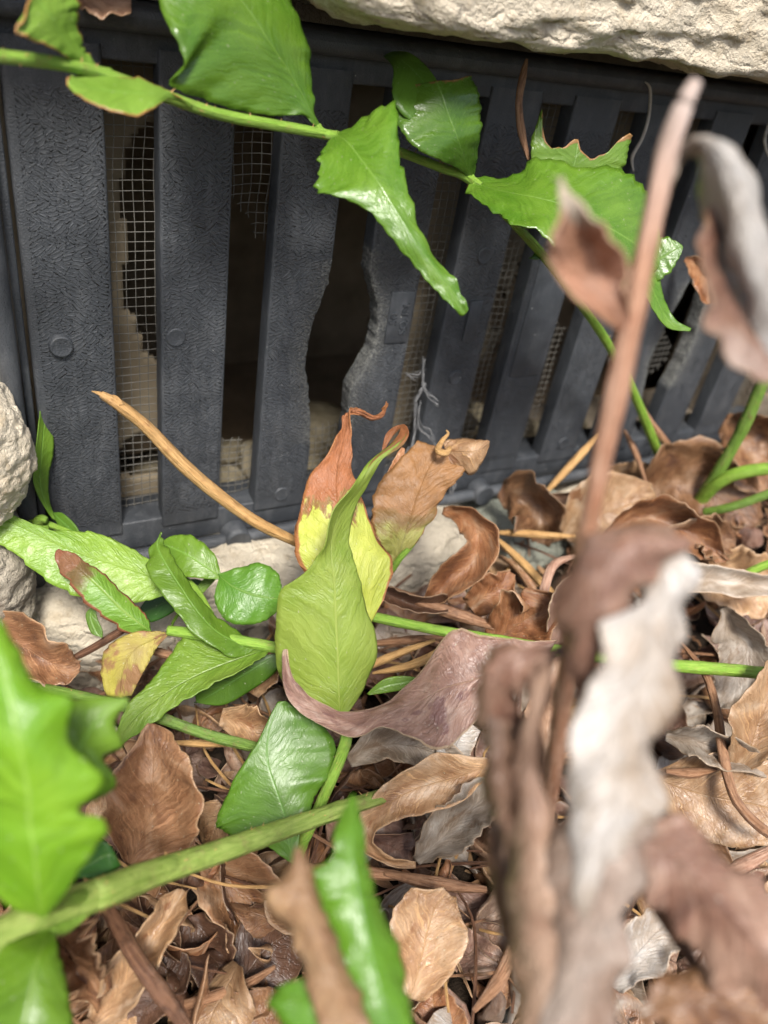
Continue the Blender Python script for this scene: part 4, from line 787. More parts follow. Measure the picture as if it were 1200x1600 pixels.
leaf('leaflet', 'g_front', [(66, 1432, .133), (60, 1395, .129, 0, 1405, 0, 108, 1385, .003), (54, 1330, .125, -45, 1340, .002, 148, 1326, .006), (48, 1290, .124, -60, 1300, .002, 166, 1284, .006), (46, 1262, .123, -60, 1270, .002, 122, 1264, .004), (44, 1232, .122, -60, 1235, .002, 162, 1214, .006), (32, 1170, .120, -60, 1175, .002, 106, 1158, .006), (22, 1120, .120, -60, 1120, .002, 112, 1092, .005), (10, 1070, .121, -60, 1060, .002, 60, 1070, .004), (-5, 1020, .122, -60, 1010, .002, 34, 1020, .003), (-30, 960, .124, -60, 960, 0, 0, 970, .002)], E_, nu=22, nv=70, crease=.2, ruffle=.05, serr=.05, seed=51)
leaf('leaflet', 'g_mid', [(70, 1260, .152), (100, 1215, .150, 50, 1190, .002, 150, 1248, .003), (118, 1180, .149, 62, 1150, .002, 182, 1222, .004), (130, 1160, .149, 75, 1132, .002, 160, 1185, .003), (145, 1135, .149, 90, 1106, .002, 192, 1165, .004), (165, 1112, .150, 130, 1092, .001, 178, 1128, .002), (200, 1092, .152)], E_, nu=16, nv=44, serr=.06, sfreq=6, seed=52)
leaf('leaflet', 'g_front', [(78, 1455, .157), (62, 1490, .150, 10, 1475, .002, 90, 1480, .003), (50, 1540, .146, -30, 1530, .003, 104, 1540, .004), (38, 1600, .143, -50, 1600, .003, 114, 1600, .004), (28, 1660, .142, -60, 1660, 0, 110, 1660, 0)], E_, nu=18, nv=34, crease=.3, ruffle=.05, serr=.04, seed=53)
leaf('leaflet', 'g_dark', [(110, 1370, .185), (140, 1350, .184, 130, 1330, 0, 150, 1372, 0), (170, 1335, .184, 165, 1315, 0, 178, 1360, 0), (188, 1350, .186)], E_, nu=10, nv=16)

F_ = frond('fern_leaf', 'jagged green fern leaf, blurred, rising from the bottom edge', 'fern leaf')
leaf('blade', 'g_cool', [(552, 1242, .140), (549, 1290, .135, 524, 1300, 0, 564, 1290, .002), (550, 1345, .132, 518, 1342, 0, 572, 1345, .003), (555, 1375, .131, 476, 1368, 0, 574, 1375, .004), (558, 1396, .130, 500, 1402, 0, 590, 1396, .004), (562, 1420, .129, 496, 1425, .001, 600, 1420, .005), (574, 1475, .127, 508, 1490, .001, 620, 1475, .005), (584, 1520, .126, 490, 1520, .001, 628, 1520, .005), (592, 1552, .125, 422, 1552, .002, 634, 1550, .005), (602, 1600, .124, 448, 1605, .001, 646, 1600, .004), (615, 1670, .124, 500, 1670, 0, 660, 1670, .002)], F_, nu=20, nv=56, crease=.4, ruffle=.06, serr=.06, seed=54)
stem('stalk', 's_green', [(606, 1610, .1245, 8), (622, 1700, .128, 11), (640, 1790, .142, 12), (650, 1900, .168, 10), (655, 2000, .20, 9)], F_, n=30)
o = leaf('dead_leaf', 'd_tan', [(466, 1322, .126), (470, 1360, .125, 450, 1358, .001, 484, 1360, .002), (474, 1402, .123, 416, 1402, .002, 496, 1405, .003), (492, 1455, .122, 452, 1460, .002, 520, 1460, .003), (512, 1510, .121, 474, 1510, .002, 545, 1515, .003), (535, 1565, .120, 492, 1565, .002, 566, 1570, .003), (550, 1620, .120, 505, 1620, 0, 580, 1620, 0), (560, 1680, .121)], None, nu=14, nv=50, crease=.3, ruffle=.15, wrinkle=.04, seed=55)
tag(o, 'pale tan dry strip of leaf resting on the jagged green leaf at bottom', 'dead leaf')

# ------------------------------------------------------------------ twigs and stalks one can tell apart
def straw():
    pts = [(158, 616, .240, 7), (185, 632, .243, 11), (230, 668, .250, 13), (285, 725, .258, 14), (340, 772, .266, 13), (400, 815, .274, 12), (462, 846, .284, 10), (520, 872, .296, 9)]
    o = stem('broken_stalk', 's_straw', pts, None, n=60, groove=.25, flat=.8, rough=.05); tag(o, 'tan broken stalk with splintered end slanting across the vent', 'stalk')
    for q in ([(170, 624, .241, 5), (158, 616, .240, 4), (143, 611, .239, .6)], [(190, 634, .242, 5), (183, 622, .242, 3), (176, 617, .242, .5)], [(176, 632, .243, 4), (166, 627, .243, 2), (158, 625, .243, .4)]):
        stem('splinter', 's_straw', q, o, n=8, sides=6)
straw()
T = [
 ('twig', 's_brown', [(826, 250, .268, 6), (815, 205, .266, 6), (811, 160, .264, 6), (817, 120, .262, 6), (823, 92, .260, 5)], 'dark brown twig standing upright beneath the pale top stone'),
 ('dry_tendril', 's_pale', [(990, 268, .322, 2), (988, 245, .318, 2.5), (1004, 215, .314, 2.5), (1014, 180, .310, 2.5), (1016, 140, .303, 2.2), (1008, 128, .300, 2)], 'thin pale curling tendril hanging against the black vent right of the torn leaf'),
 ('dry_tendril', 's_pale', [(1206, 180, .335, 2), (1195, 220, .338, 2.5), (1206, 255, .34, 2)], 'short pale tendril at the right edge near the top stone'),
 ('dry_stalk', 's_straw', [(845, 778, .41, 5), (880, 740, .41, 6), (915, 702, .412, 6), (945, 672, .414, 6)], 'tan dry stalk slanting up from the litter left of the foreground stalk'),
 ('dry_stalk', 's_brown', [(975, 672, .42, 5), (992, 705, .418, 5), (1010, 755, .415, 5)], 'short brown stalk leaning right of the foreground stalk against the vent'),
 ('dry_stalk', 's_brown', [(985, 600, .405, 4), (1010, 650, .41, 6), (1040, 690, .416, 6), (1068, 722, .422, 5)], 'purplish brown stalk crossing the green stalk near the vent bottom'),
 ('dry_stalk', 's_straw', [(770, 832, .365, 5), (810, 833, .36, 6), (855, 836, .355, 6), (900, 838, .352, 5)], 'level tan stalk in the litter below the curled brown cup'),
 ('dry_stalk', 's_straw', [(772, 838, .352, 6), (812, 875, .342, 7), (860, 925, .33, 7), (905, 968, .32, 6)], 'long tan stalk slanting down to the right under the dead foreground leaf'),
 ('dry_stalk', 's_pink', [(905, 868, .315, 6), (868, 880, .313, 7), (852, 915, .31, 8), (846, 965, .306, 9), (845, 1015, .303, 9), (842, 1060, .30, 8)], 'pinkish curved stalk hooking down beside the foreground dead leaf'),
 ('dry_stalk', 's_brown', [(608, 918, .30, 8), (660, 942, .298, 9), (720, 962, .297, 10), (790, 985, .298, 9)], 'orange-brown stalk on the litter above the bright green runner'),
 ('dry_stalk', 's_straw', [(582, 1052, .272, 5), (640, 1040, .271, 7), (690, 1018, .272, 8), (735, 988, .275, 5)], 'curved orange stalk in the litter under the purple-brown leaf'),
 ('dry_stalk', 's_brown', [(1060, 1000, .285, 4), (1100, 1050, .276, 6), (1120, 1110, .268, 7), (1130, 1180, .26, 8), (1150, 1250, .254, 8), (1195, 1298, .25, 8), (1230, 1310, .249, 8)], 'long orange-brown stalk curving down the right side over the green runner'),
 ('dry_stalk', 's_dark', [(135, 1370, .222, 11), (180, 1440, .207, 12), (215, 1500, .20, 13), (255, 1555, .196, 14), (310, 1630, .19, 14)], 'brown grooved stalk lying across the bottom left of the litter'),
 ('dry_stalk', 's_brown', [(190, 1600, .222, 7), (290, 1570, .224, 8), (380, 1540, .228, 8), (430, 1510, .232, 7)], 'thin brown stalk lying in the dark hollow at the bottom'),
 ('dry_stalk', 's_brown', [(600, 1365, .246, 7), (680, 1380, .245, 11), (760, 1390, .247, 11)], 'pinkish brown flattened stalk in the litter left of the foreground dead frond'),
 ('dry_stalk', 's_brown', [(470, 1352, .25, 8), (560, 1362, .248, 10), (660, 1372, .247, 9)], 'brown stalk lying under the thick green stalk in the middle'),
 ('dry_stalk', 's_straw', [(258, 1160, .268, 5), (320, 1162, .267, 6), (380, 1163, .268, 6)], 'short level tan stalk below the light green frond'),
 ('dry_stalk', 's_dark', [(90, 1040, .268, 5), (140, 1015, .266, 6), (190, 985, .265, 6), (212, 968, .266, 5)], 'dark thin stalk slanting before the pale stone at left'),
 ('dry_stalk', 's_brown', [(210, 1010, .27, 7), (260, 1022, .272, 7), (300, 1035, .275, 6)], 'stub of brown stalk between the left green leaflets'),
 ('dry_stalk', 's_pink', [(1120, 1375, .235, 9), (1165, 1350, .236, 11), (1230, 1315, .238, 11)], 'pinkish stalk at the right edge low in the litter'),
 ('dry_stalk', 's_brown', [(1040, 1205, .262, 7), (1080, 1208, .262, 8), (1120, 1202, .262, 6)], 'small brown stub lying on the broad tan leaf at right'),
 ('dry_stalk', 's_brown', [(740, 1580, .222, 9), (780, 1530, .226, 11), (805, 1470, .23, 9), (830, 1420, .235, 8)], 'brown stalk curving in the gap at the bottom centre'),
 ('dry_stalk', 's_brown', [(545, 1010, .29, 6), (640, 1000, .288, 7), (700, 996, .288, 6)], 'reddish stalk just below the green runner behind the yellow-green leaflet'),
 ('dry_stalk', 's_straw', [(520, 1070, .285, 6), (600, 1030, .284, 7), (680, 1000, .285, 6)], 'slanting tan stalk under the green runner near the centre'),
]
for nm_, mt, pts, lab in T:
    pts = [(*pts[0][:3], pts[0][3]*.45)]+pts[1:-1]+[(*pts[-1][:3], pts[-1][3]*.45)]
    single(nm_, mt, pts, lab, 'twig' if nm_ == 'twig' else ('tendril' if 'tendril' in nm_ else 'stalk'), n=28, groove=.15, rough=.08)
cw = frond('cobweb', 'wispy grey cobweb strands clinging between the slats behind the scorched leaflet', 'cobweb')
rw = random.Random(4)
for q in ([(663, 560, 1.6), (660, 590, 1.6), (664, 610, 2), (672, 622, 1.2), (684, 632, .8)], [(663, 600, 1.4), (655, 615, 1.6), (648, 628, 1)], [(650, 630, 1.4), (648, 660, 2), (644, 690, 2), (640, 720, 1.4)], [(656, 630, 1), (654, 665, 1.6), (672, 680, 1.6), (680, 700, 1)],
          [(634, 582, .8), (650, 588, 1), (661, 576, .8)], [(640, 700, 1.5), (628, 718, 1), (620, 735, 1)], [(703, 745, 1), (708, 758, 1.6), (704, 772, 1)], [(425, 826, .6), (432, 822, 1.2), (436, 816, .6)]):
    for c in range(5):
        stem('strand', 'web', [(x+rw.gauss(0, 2.2), y+rw.gauss(0, 3), .336+0.0001*(y-600)+rw.gauss(0, .0008), r*rw.uniform(.25, .6)) for x, y, r in q], cw, n=20, sides=5, rough=1.4, seed=c)

# ------------------------------------------------------------------ dead leaves one can tell apart
J = [
 ('d_br', [(205, 1352, .242, 8, 0), (220, 1310, .238, 66, .006), (238, 1260, .234, 78, .008), (240, 1210, .232, 72, .006), (238, 1170, .232, 40, .003), (236, 1130, .234, 6, 0)], 'large smooth brown cupped leaf above the thick green stalk at left'),
 ('d_tan', [(765, 1195, .252, 12, 0), (720, 1212, .248, 34, .003), (665, 1228, .246, 40, .004), (615, 1250, .246, 32, .003), (582, 1285, .248, 20, .003), (576, 1320, .252, 13, .002), (610, 1346, .256, 9, .001), (650, 1352, .258, 5, 0)], 'tan curling leaf with a hooked tail, centre of the lower litter'),
 ('d_tan', [(640, 1560, .226, 20, 0), (655, 1510, .226, 52, .002), (668, 1455, .228, 60, .003), (682, 1415, .230, 45, .002), (700, 1395, .232, 12, 0)], 'flat veined tan leaf right of the jagged green leaf at bottom'),
 ('d_br', [(-30, 965, .275, 20, 0), (20, 1000, .270, 42, .006), (70, 1030, .267, 40, .006), (105, 1045, .266, 24, .003), (125, 1038, .267, 5, 0)], 'folded dark brown leaf at the left edge below the grey stone'),
 ('d_or', [(692, 798, .318, 6, 0), (725, 806, .312, 18, .003), (748, 835, .306, 26, .006), (738, 875, .302, 28, .008), (705, 905, .302, 26, .007), (680, 935, .303, 18, .004), (655, 950, .305, 5, 0)], 'reddish brown curled leaf hanging beside the scorched leaflets'),
 ('d_br', [(782, 785, .385, 12, 0), (800, 775, .380, 34, .006), (830, 790, .376, 42, .012), (850, 820, .376, 34, .010), (845, 850, .38, 14, 0)], 'small curled brown cup lying against the stone below the vent'),
 ('d_tan', [(880, 835, .40, 14, 0), (910, 815, .395, 46, .005), (950, 800, .392, 58, .006), (990, 785, .395, 50, .004), (1025, 770, .40, 12, 0)], 'broad tan leaf behind the foreground stalk, below the vent'),
 ('d_or', [(940, 850, .352, 8, 0), (980, 815, .348, 22, .004), (1030, 810, .345, 34, .008), (1080, 835, .343, 32, .009), (1115, 862, .342, 18, .004), (1135, 876, .342, 4, 0)], 'orange-brown arched leaf just above the foreground dead leaf'),
 ('d_br', [(1010, 790, .43, 20, 0), (1040, 760, .425, 60, .008), (1090, 760, .42, 70, .012), (1140, 790, .42, 60, .010), (1180, 820, .42, 20, 0)], 'large brown curled leaf behind the scaly green stem at right'),
 ('d_br', [(1130, 660, .44, 16, 0), (1165, 680, .43, 50, .010), (1200, 720, .425, 60, .010), (1240, 760, .42, 20, 0)], 'brown leaf heaped against the vent at the right edge'),
 ('d_or', [(770, 1005, .300, 20, 0), (795, 985, .296, 44, .004), (825, 965, .293, 52, .006), (850, 945, .292, 40, .004), (815, 925, .294, 8, 0)], 'orange-brown leaf poking up behind the green runner in the centre'),
 ('d_grey', [(1130, 950, .318, 6, 0), (1145, 985, .312, 34, .006), (1165, 1015, .309, 40, .006), (1150, 1060, .308, 34, .005), (1130, 1095, .309, 20, .003), (1115, 1105, .31, 5, 0)], 'greyish curled leaf hanging over the green runner at right'),
 ('d_grey', [(1040, 1150, .272, 8, 0), (1080, 1155, .268, 20, .005), (1120, 1170, .266, 24, .006), (1165, 1185, .266, 22, .005), (1220, 1210, .268, 10, 0)], 'silvery twisted strip of leaf beside the orange-brown stalk at right'),
 ('d_tan', [(1150, 1210, .266, 10, 0), (1172, 1165, .262, 34, .004), (1190, 1115, .262, 42, .005), (1215, 1060, .264, 30, .003), (1235, 1030, .266, 6, 0)], 'veined tan leaf standing at the right edge below the green runner'),
 ('d_tan', [(1020, 1215, .272, 12, 0), (1075, 1235, .268, 60, .002), (1140, 1250, .266, 72, .002), (1210, 1265, .266, 60, .002), (1270, 1290, .268, 15, 0)], 'broad flat tan leaf under the orange-brown stalk at right'),
 ('d_grey', [(545, 1190, .262, 10, 0), (590, 1165, .260, 26, .003), (640, 1165, .258, 32, .003), (690, 1180, .257, 24, .003), (735, 1195, .258, 8, 0)], 'grey leathery leaf under the purple-brown leaf, left of centre'),
 ('d_white', [(700, 1205, .257, 22, 0), (708, 1175, .256, 26, .001), (720, 1150, .256, 26, .001), (735, 1130, .257, 20, 0)], 'bleached torn leaf scrap under the purple-brown leaf'),
 ('d_grey', [(650, 1345, .256, 8, 0), (690, 1310, .252, 32, .006), (730, 1270, .250, 36, .007), (765, 1235, .25, 26, .004), (780, 1215, .252, 6, 0)], 'grey-brown rolled leaf right of the tan hooked leaf'),
 ('d_br', [(300, 1335, .252, 14, 0), (350, 1375, .250, 50, .008), (400, 1430, .250, 60, .008), (440, 1490, .252, 40, .005), (462, 1540, .255, 8, 0)], 'dark brown crumpled leaf in the hollow under the thick green stalk'),
 ('d_dark', [(300, 1430, .246, 20, 0), (315, 1480, .246, 46, .008), (340, 1530, .248, 40, .006), (370, 1580, .25, 10, 0)], 'dark leaf in the bottom hollow beside a grooved brown stalk'),
 ('d_br', [(90, 1450, .205, 12, 0), (105, 1480, .203, 42, .010), (130, 1520, .204, 46, .012), (160, 1555, .208, 20, 0)], 'rounded brown leaf under the thick green stalk at lower left'),
 ('d_tan', [(150, 1600, .212, 18, 0), (190, 1545, .212, 34, .006), (225, 1490, .214, 34, .006), (262, 1430, .22, 22, .004), (285, 1390, .226, 8, 0)], 'narrow tan rolled leaf slanting across the lower left litter'),
 ('d_white', [(955, 1540, .228, 18, 0), (990, 1495, .226, 44, .004), (1030, 1455, .226, 42, .004), (1070, 1425, .23, 10, 0)], 'bleached wrinkled leaf between the blurred dead leaflets at lower right'),
 ('d_or', [(735, 950, .308, 20, 0), (760, 930, .306, 30, .004), (785, 915, .306, 28, .004), (800, 895, .308, 6, 0)], 'small orange-brown leaf scrap behind the curled reddish leaf'),
 ('d_pink', [(845, 1190, .268, 10, 0), (852, 1140, .265, 30, .005), (862, 1090, .264, 34, .006), (872, 1050, .266, 24, .003), (880, 1025, .268, 6, 0)], 'pinkish brown folded leaf seen between the two foreground dead leaflets'),
 ('d_grey', [(960, 860, .33, 8, 0), (1010, 885, .325, 16, .003), (1060, 900, .322, 22, .005), (1120, 905, .322, 22, .005), (1200, 915, .324, 18, .004), (1250, 905, .326, 8, 0)], 'long grey twisted leaf strip right of the foreground dead leaf'),
 ('d_tan', [(1085, 860, .37, 10, 0), (1120, 890, .362, 40, .005), (1165, 910, .358, 50, .006), (1210, 925, .358, 40, .004)], 'tan leaf below the short olive stem at the right edge'),
 ('d_pur', [(860, 1010, .290, 8, 0), (875, 975, .287, 22, .004), (890, 940, .286, 26, .005), (905, 905, .288, 16, .002)], 'purplish curled leaf beside the pinkish hooked stalk'),
 ('d_tan', [(345, 1120, .276, 14, 0), (375, 1128, .273, 26, .003), (400, 1138, .272, 28, .004), (425, 1135, .274, 8, 0)], 'small tan torn leaf behind the dark green leaflet'),
 ('d_tan', [(395, 1085, .28, 10, 0), (410, 1060, .278, 20, .003), (425, 1035, .278, 16, .002), (432, 1020, .28, 4, 0)], 'thin tan leaf scrap left of the yellow-green leaflet'),
 ('d_or', [(1070, 405, .372, 4, 0), (1090, 415, .370, 16, .003), (1108, 440, .369, 20, .004), (1112, 475, .37, 8, .002)], 'small orange curled leaf caught on the vent at the right'),
 ('d_dark', [(560, 905, .30, 8, 0), (600, 925, .298, 12, .003), (650, 945, .297, 14, .004), (700, 942, .298, 12, .003)], 'dark reddish strip of leaf on the stalk behind the scorched leaflets'),
 ('d_br', [(1105, 895, .35, 10, 0), (1060, 850, .35, 30, .008), (1110, 840, .352, 34, .010), (1150, 850, .355, 14, 0)], 'brown hollow curl of leaf beneath the side shoot'),
 ('d_pink', [(118, -14, .206, 12, 0), (140, -4, .205, 22, .003), (165, 2, .205, 24, .004), (205, 2, .207, 18, .002)], 'pinkish dry leaf scrap on top of the vent at upper left'),
]
for i, (mt, ml, lab) in enumerate(J):
    ml = [(m[0], m[1], m[2], m[3], m[4]*1.7) for m in ml]
    o = ribbon('dead_leaf', mt, ml, None, nu=14, nv=40, crease=.25*((i*37) % 10)/10, ruffle=.15, rfreq=2+(i % 3), wrinkle=.07, ribs=.025, serr=.045, sfreq=9, seed=60+i*1.7)
    tag(o, lab, 'dead leaf')

# ------------------------------------------------------------------ the mass of the litter
rnd = random.Random(11)
def gen_blade(seed, L, W_, bend, cup, twist, side):
    """a dry blade rolled across its width (cup = half angle of the roll) and bent and twisted along its length"""
    r_ = random.Random(seed); ph = r_.uniform(0, 6); nu, nv = 12, 22; vs, fs, uv, met = [], [], [], []
    tear = r_.choice([0, 0, 0, .2, .35]); asym = r_.uniform(-.5, .5); edge = r_.uniform(0, 1.2)
    for j in range(nv+1):
        for i in range(nu+1):
            t = -1+2*i/nu; v = j/nv
            v *= 1-tear*max(0, .5+.9*n1(t*2.2+seed, seed*3.1)+.4*n1(t*7+seed, 5.0))*sst(v, .3, 1)
            a = bend*(v-.5)*(1+.5*n1(v*2, seed)); R = L/(bend if abs(bend) > .05 else .05)
            m = Vector((side*L*.14*math.sin(v*3.1), R*math.sin(a), R*(1-math.cos(a))))
            wv = W_*max(.03, (math.sin(math.pi*min(1, v*.97+.03)**.72))**.85*(1-.35*v)*1.15)
            wv *= 1+.10*n1(v*9, seed, t > 0)+.05*n1(v*22, seed, t > 0)
            c2 = cup*(.55+.65*math.sin(v*3.4+ph)) + 1e-3
            th = c2*(t+asym*.3*t*t)+edge*math.copysign(abs(t)**3, t)*(1 if cup > 0 else -1)
            x = 0; z = 0; q = 8                                  # integrate the roll from the midrib outwards
            for k_ in range(q):
                tt = t*(k_+.5)/q; an = c2*(tt+asym*.3*tt*tt)+edge*math.copysign(abs(tt)**3, tt)*(1 if cup > 0 else -1)
                x += math.cos(an)*wv*t/q; z += math.sin(an)*wv*t/q
            tw = twist*(v-.4); ca, sa = math.cos(tw), math.sin(tw)
            nn = .07*W_*(n1(x*140+seed, v*7, seed)+.6*n1(x*330, v*17, seed))
            p = Vector((x*ca-(z+nn)*sa, 0, x*sa+(z+nn)*ca)); ta = Vector((0, math.cos(a), math.sin(a))); up_ = Vector((0, -math.sin(a), math.cos(a)))
            vs.append(m+Vector((p.x, 0, 0))+up_*p.z); uv.append((t*.5+.5, v)); met.append((t*W_*100, v*L*100))
    for j in range(nv):
        for i in range(nu): fs.append((j*13+i, j*13+i+1, (j+1)*13+i+1, (j+1)*13+i))
    me = mesh('blade', vs, fs); u1 = me.uv_layers.new(name='uv'); u2 = me.uv_layers.new(name='metric')
    for lp in me.loops: u1.data[lp.index].uv = uv[lp.vertex_index]; u2.data[lp.index].uv = met[lp.vertex_index]
    return me
protos = []
for i in range(26):
    protos.append(gen_blade(200+i, rnd.uniform(.034, .060), rnd.uniform(.009, .016), rnd.uniform(-2.2, 2.2), rnd.choice([.4, .9, 1.4, 1.9, 2.6])*rnd.choice([1, 1, -1]), rnd.uniform(-1.8, 1.8), rnd.choice([-1, 1])))
MATS = ['d_tan']*4+['d_or']*3+['d_br']*5+['d_pur']*5+['d_grey']*5+['d_pink']*3+['d_dark']*3+['d_white']*2+['d_ochre']*2+['d_hood']*4+['d_rust']*3
WORD = {'d_tan': 'tan', 'd_or': 'orange-brown', 'd_br': 'brown', 'd_pur': 'purplish brown', 'd_grey': 'grey', 'd_pink': 'pinkish brown', 'd_dark': 'dark brown', 'd_white': 'bleached', 'd_ochre': 'dull brown', 'd_hood': 'mottled', 'd_rust': 'rust-brown'}
def proj(p):
    q = p-CAM; D = q.dot(fwd); return 600+FPX*q.dot(rgt)/D, 800-FPX*q.dot(upv)/D, D
MARKS = {'the large brown cupped leaf': (238, 1240), 'the hooked tan leaf': (650, 1240), 'the veined tan leaf': (668, 1470), 'the folded brown leaf': (60, 1020), 'the reddish curled leaf': (720, 860),
         'the small brown cup': (820, 810), 'the orange arched leaf': (1050, 820), 'the scaly green stem': (1110, 750), 'the greyish hanging leaf': (1150, 1020), 'the silvery twisted strip': (1120, 1170), 'the broad flat tan leaf': (1140, 1250),
         'the purple-brown draped leaf': (650, 1085), 'the rolled grey leaf': (715, 1285), 'the dark hollow': (420, 1480), 'the grooved brown stalk': (230, 1520), 'the bleached wrinkled leaf': (1010, 1480), 'the pinkish hooked stalk': (855, 930),
         'the blurred white leaflet': (960, 1200), 'the blurred ochre leaflet': (830, 1250), 'the jagged green leaf': (570, 1450), 'the dark green leaflet': (430, 1220), 'the light green leaflets': (280, 1050), 'the yellow-green leaflet': (510, 1010),
         'the bright green runner': (1100, 1045), 'the blurred green leaf': (50, 1250), 'the thick green stalk': (300, 1345), 'the bottom right corner': (1180, 1580), 'the bottom left corner': (40, 1590), 'the right edge': (1195, 900)}
def beside(px, py):
    n, (mx, my) = min(MARKS.items(), key=lambda m: math.hypot(m[1][0]-px, m[1][1]-py)); dx, dy = px-mx, py-my
    if math.hypot(dx, dy) < 35: return 'in the litter beside '+n
    return 'in the litter '+(('right of ' if dx > 0 else 'left of ') if abs(dx) > abs(dy) else ('below ' if dy > 0 else 'above '))+n
def clear_of(px, py):                 # hollows and places where the stones show
    if 330 < px < 520 and 1400 < py < 1580: return 0.12
    if 50 < px < 430 and py < 1040: return 0.0
    if 560 < px < 800 and 770 < py < 930: return 0.12
    if py < 770 and px < 880: return 0.0
    return 1.0
LIT = []; n_ = 0; tries = 0
while n_ < 720 and tries < 6000:
    tries += 1
    x = rnd.uniform(-0.10, 0.44); y = rnd.uniform(-0.235, -0.012)
    lay = rnd.random()
    g = gz(x, y); z = g + 0.004 + 0.016*lay
    px, py, D = proj(Vector((x, y, z)))
    if not (-60 < px < 1260 and 640 < py < 1680) or D < 0.2: continue
    if rnd.random() > clear_of(px, py): continue
    if lay > 0.6 and px < 480 and py < 1150: continue
    mt = rnd.choice(MATS)
    if px > 850 and py < 950 and rnd.random() < .5: mt = rnd.choice(['d_tan', 'd_or', 'd_br'])
    if px < 500 and py > 1300: mt = rnd.choice(['d_br', 'd_dark', 'd_br', 'd_tan', 'd_or'])
    o = link('dead_leaf', rnd.choice(protos))
    if not o.data.materials: o.data.materials.append(None)
    o.material_slots[0].link = 'OBJECT'; o.material_slots[0].material = M[mt]
    o.location = (x, y, z); s = rnd.choice([rnd.uniform(.38, .6), rnd.uniform(.5, .8), rnd.uniform(.7, 1.0)]); o.scale = (s, s, s)
    o.rotation_euler = (rnd.gauss(0, .6), rnd.gauss(0, .7), rnd.uniform(0, 6.28))
    thick(o, 0.0003)
    LIT.append(o)
    tag(o, '%s %s dead leaf %s' % ('small crumpled' if s < .6 else 'crumpled' if s < .8 else 'large curled', WORD[mt], beside(px, py)), 'dead leaf', 'dead leaves of the litter')
    n_ += 1
sp = [tube_mesh([(Vector((0, -.03, 0)), .0004), (Vector((.004*q, -.01, .002)), .0006), (Vector((.006*q, .012, .001)), .0005), (Vector((.001, .032, .002*q)), .0003)], sides=7, n=12, seed=q) for q in (-1, .4, 1.2)]
k_ = 0; tries = 0
while k_ < 170 and tries < 2000:
    tries += 1
    x = rnd.uniform(-.09, .42); y = rnd.uniform(-.22, -.02); z = gz(x, y)+rnd.uniform(.014, .028)
    px, py, D = proj(Vector((x, y, z)))
    if not (-40 < px < 1240 and 680 < py < 1640) or rnd.random() > clear_of(px, py): continue
    o = link('dry_stalk', rnd.choice(sp)); mt = rnd.choice(['s_straw', 's_brown', 's_brown', 's_dark', 's_dark'])
    if not o.data.materials: o.data.materials.append(None)
    o.material_slots[0].link = 'OBJECT'; o.material_slots[0].material = M[mt]
    o.location = (x, y, z); o.scale = (1, rnd.uniform(.5, 1.1), 1); o.rotation_euler = (rnd.gauss(0, .12), rnd.gauss(0, .2), rnd.uniform(0, 6.28))
    LIT.append(o)
    tag(o, '%s %s dry stalk %s' % ('short thin' if o.scale[1] < .75 else 'long thin', {'s_straw': 'straw-coloured', 's_brown': 'brown', 's_dark': 'dark brown', 's_pink': 'pinkish'}[mt], beside(px, py)), 'stalk', 'dry stalks of the litter')
    k_ += 1
def crumbs():                         # broken bits of leaf covering the soil, too many to count
    vs, fs, uv = [], [], []
    for i in range(7000):
        x = rnd.uniform(-.16, .50); y = rnd.uniform(-.30, .01); z = gz(x, y)+rnd.uniform(.0005, .006)
        L = rnd.uniform(.002, .008); W_ = L*rnd.uniform(.15, .5); R = Matrix.Rotation(rnd.uniform(0, 6.28), 3, 'Z') @ Matrix.Rotation(rnd.gauss(0, .5), 3, 'X') @ Matrix.Rotation(rnd.gauss(0, .5), 3, 'Y')
        c = Vector((x, y, z)); k = len(vs); b = rnd.uniform(-.3, .3)*L
        for (a, d, e) in ((-1, -.6, b), (-.9, .7, b), (0, -1, 0), (0, 1, 0), (1, -.5, b), (.8, .6, b)): vs.append(c+R @ Vector((a*L/2, d*W_/2, e)))
        fs += [(k, k+2, k+3, k+1), (k+2, k+4, k+5, k+3)]
    k = NM('leaf_crumbs'); g = k.n('ShaderNodeNewGeometry').outputs['Random Per Island']
    col = k.ramp(g, [(0, (.03, .016, .010)), (.35, (.09, .042, .022)), (.7, (.18, .09, .042)), (.92, (.30, .18, .09)), (1, (.36, .28, .2))])
    k.bsdf(col, .7, k.bump(k.noise(objco(k), 700, 4), .5, .0006), .3)
    o = link('leaf_crumbs', mesh('crumbs', vs, fs, False), None, k.m)
    tag(o, 'crumbled bits of dead leaf covering the dark soil', 'leaf litter', kind='stuff'); thick(o, .0003)
crumbs()

# leaves and stalks of the litter that lie wholly under others are left out
bpy.context.view_layer.update(); dg = bpy.context.evaluated_depsgraph_get(); gone = []
for o in LIT+RUB:
    mw = o.matrix_world; n = len(o.data.vertices); seen = False
    for q in range(0, n, max(1, n//40)):
        p = mw @ o.data.vertices[q].co; x, y, D = proj(p)
        if not (0 < x < 1200 and 0 < y < 1600): continue
        d_ = p-CAM; ok, loc, nr, ix, ob, m_ = sc.ray_cast(dg, CAM, d_.normalized(), distance=d_.length+.002)
        if ok and ob.name == o.name: seen = True; break
    if not seen: gone.append(o)
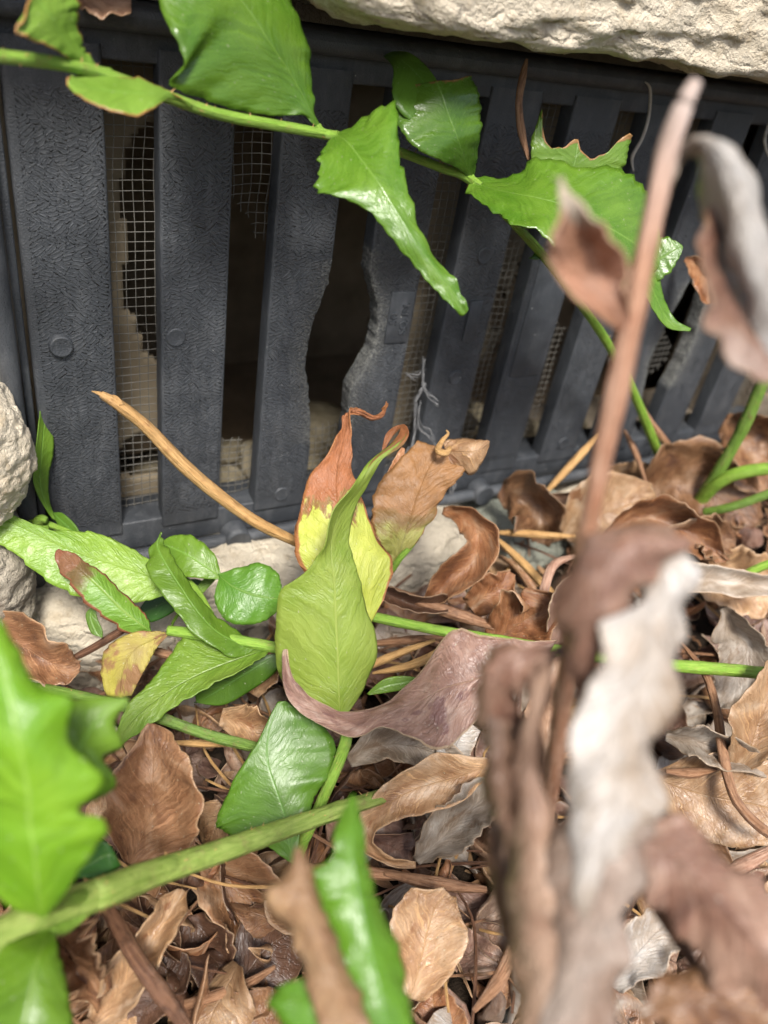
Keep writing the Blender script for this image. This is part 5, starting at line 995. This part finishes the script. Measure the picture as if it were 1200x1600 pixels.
# ... as things; they and the leaves around the view make one deep mass of litter nobody could count
import numpy as np
gone_r = [o for o in RUB if o in gone]; gone = [o for o in gone if o not in RUB]
for o in RUB:
    if o in gone_r: continue
    px, py, D = proj(o.matrix_world.translation); g = 1+sum(px > q for q in (300, 450, 640, 790, 880))
    tag(o, 'pale broken stone inside the vent, seen through the %s gap from left' % ('first', 'second', 'third', 'fourth', 'fifth', 'sixth')[g-1], 'stone', 'rubble behind the vent')
for o in gone_r: bpy.data.objects.remove(o)
def litter_mass():
    names = sorted({o.material_slots[0].material.name for o in LIT}); mats = [bpy.data.materials[n] for n in names]
    items = [(o.data, np.array(o.matrix_world), names.index(o.material_slots[0].material.name)) for o in gone]
    pool = [(pr, i) for i, pr in enumerate(protos)]
    for i in range(420):
        x = rnd.uniform(-.30, .62); y = rnd.uniform(-.42, -.015)
        px, py, D = proj(Vector((x, y, gz(x, y)+.01)))
        if D > .05 and -90 < px < 1290 and -100 < py < 1700: continue
        if x < .02 and y > -.05: continue
        s = rnd.uniform(.6, 1.1)
        mw = Matrix.Translation((x, y, gz(x, y)+.004+.014*rnd.random())) @ Matrix.Rotation(rnd.uniform(0, 6.28), 4, 'Z') @ Matrix.Rotation(rnd.gauss(0, .5), 4, 'X') @ Matrix.Rotation(rnd.gauss(0, .5), 4, 'Y') @ Matrix.Scale(s, 4)
        items.append((rnd.choice(protos), np.array(mw), names.index(M[rnd.choice(MATS)].name) if M[rnd.choice(MATS)].name in names else 0))
    V, F, I, U1, U2, base = [], [], [], [], [], 0
    for me, mw, mi in items:
        n = len(me.vertices); co = np.empty(n*3, 'f'); me.vertices.foreach_get('co', co); co = co.reshape(-1, 3)
        V.append(co @ mw[:3, :3].T + mw[:3, 3])
        fs = [tuple(base+q for q in p.vertices) for p in me.polygons]; F += fs; I += [mi]*len(fs); base += n
        for nm_, acc in (('uv', U1), ('metric', U2)):
            b = np.empty(len(me.loops)*2, 'f'); me.uv_layers[nm_].data.foreach_get('uv', b); acc.append(b)
    me = bpy.data.meshes.new('litter'); me.from_pydata(np.concatenate(V).tolist(), [], F)
    for m in mats: me.materials.append(m)
    me.polygons.foreach_set('material_index', I); me.polygons.foreach_set('use_smooth', [True]*len(F))
    for nm_, acc in (('uv', U1), ('metric', U2)): me.uv_layers.new(name=nm_).data.foreach_set('uv', np.concatenate(acc))
    me.update()
    tag(link('leaf_litter', me), 'deep layer of dead leaves under and around the leaves on top', 'leaf litter', kind='stuff')
litter_mass()
print('LITTER', len(LIT)-len(gone))
for o in gone: bpy.data.objects.remove(o)
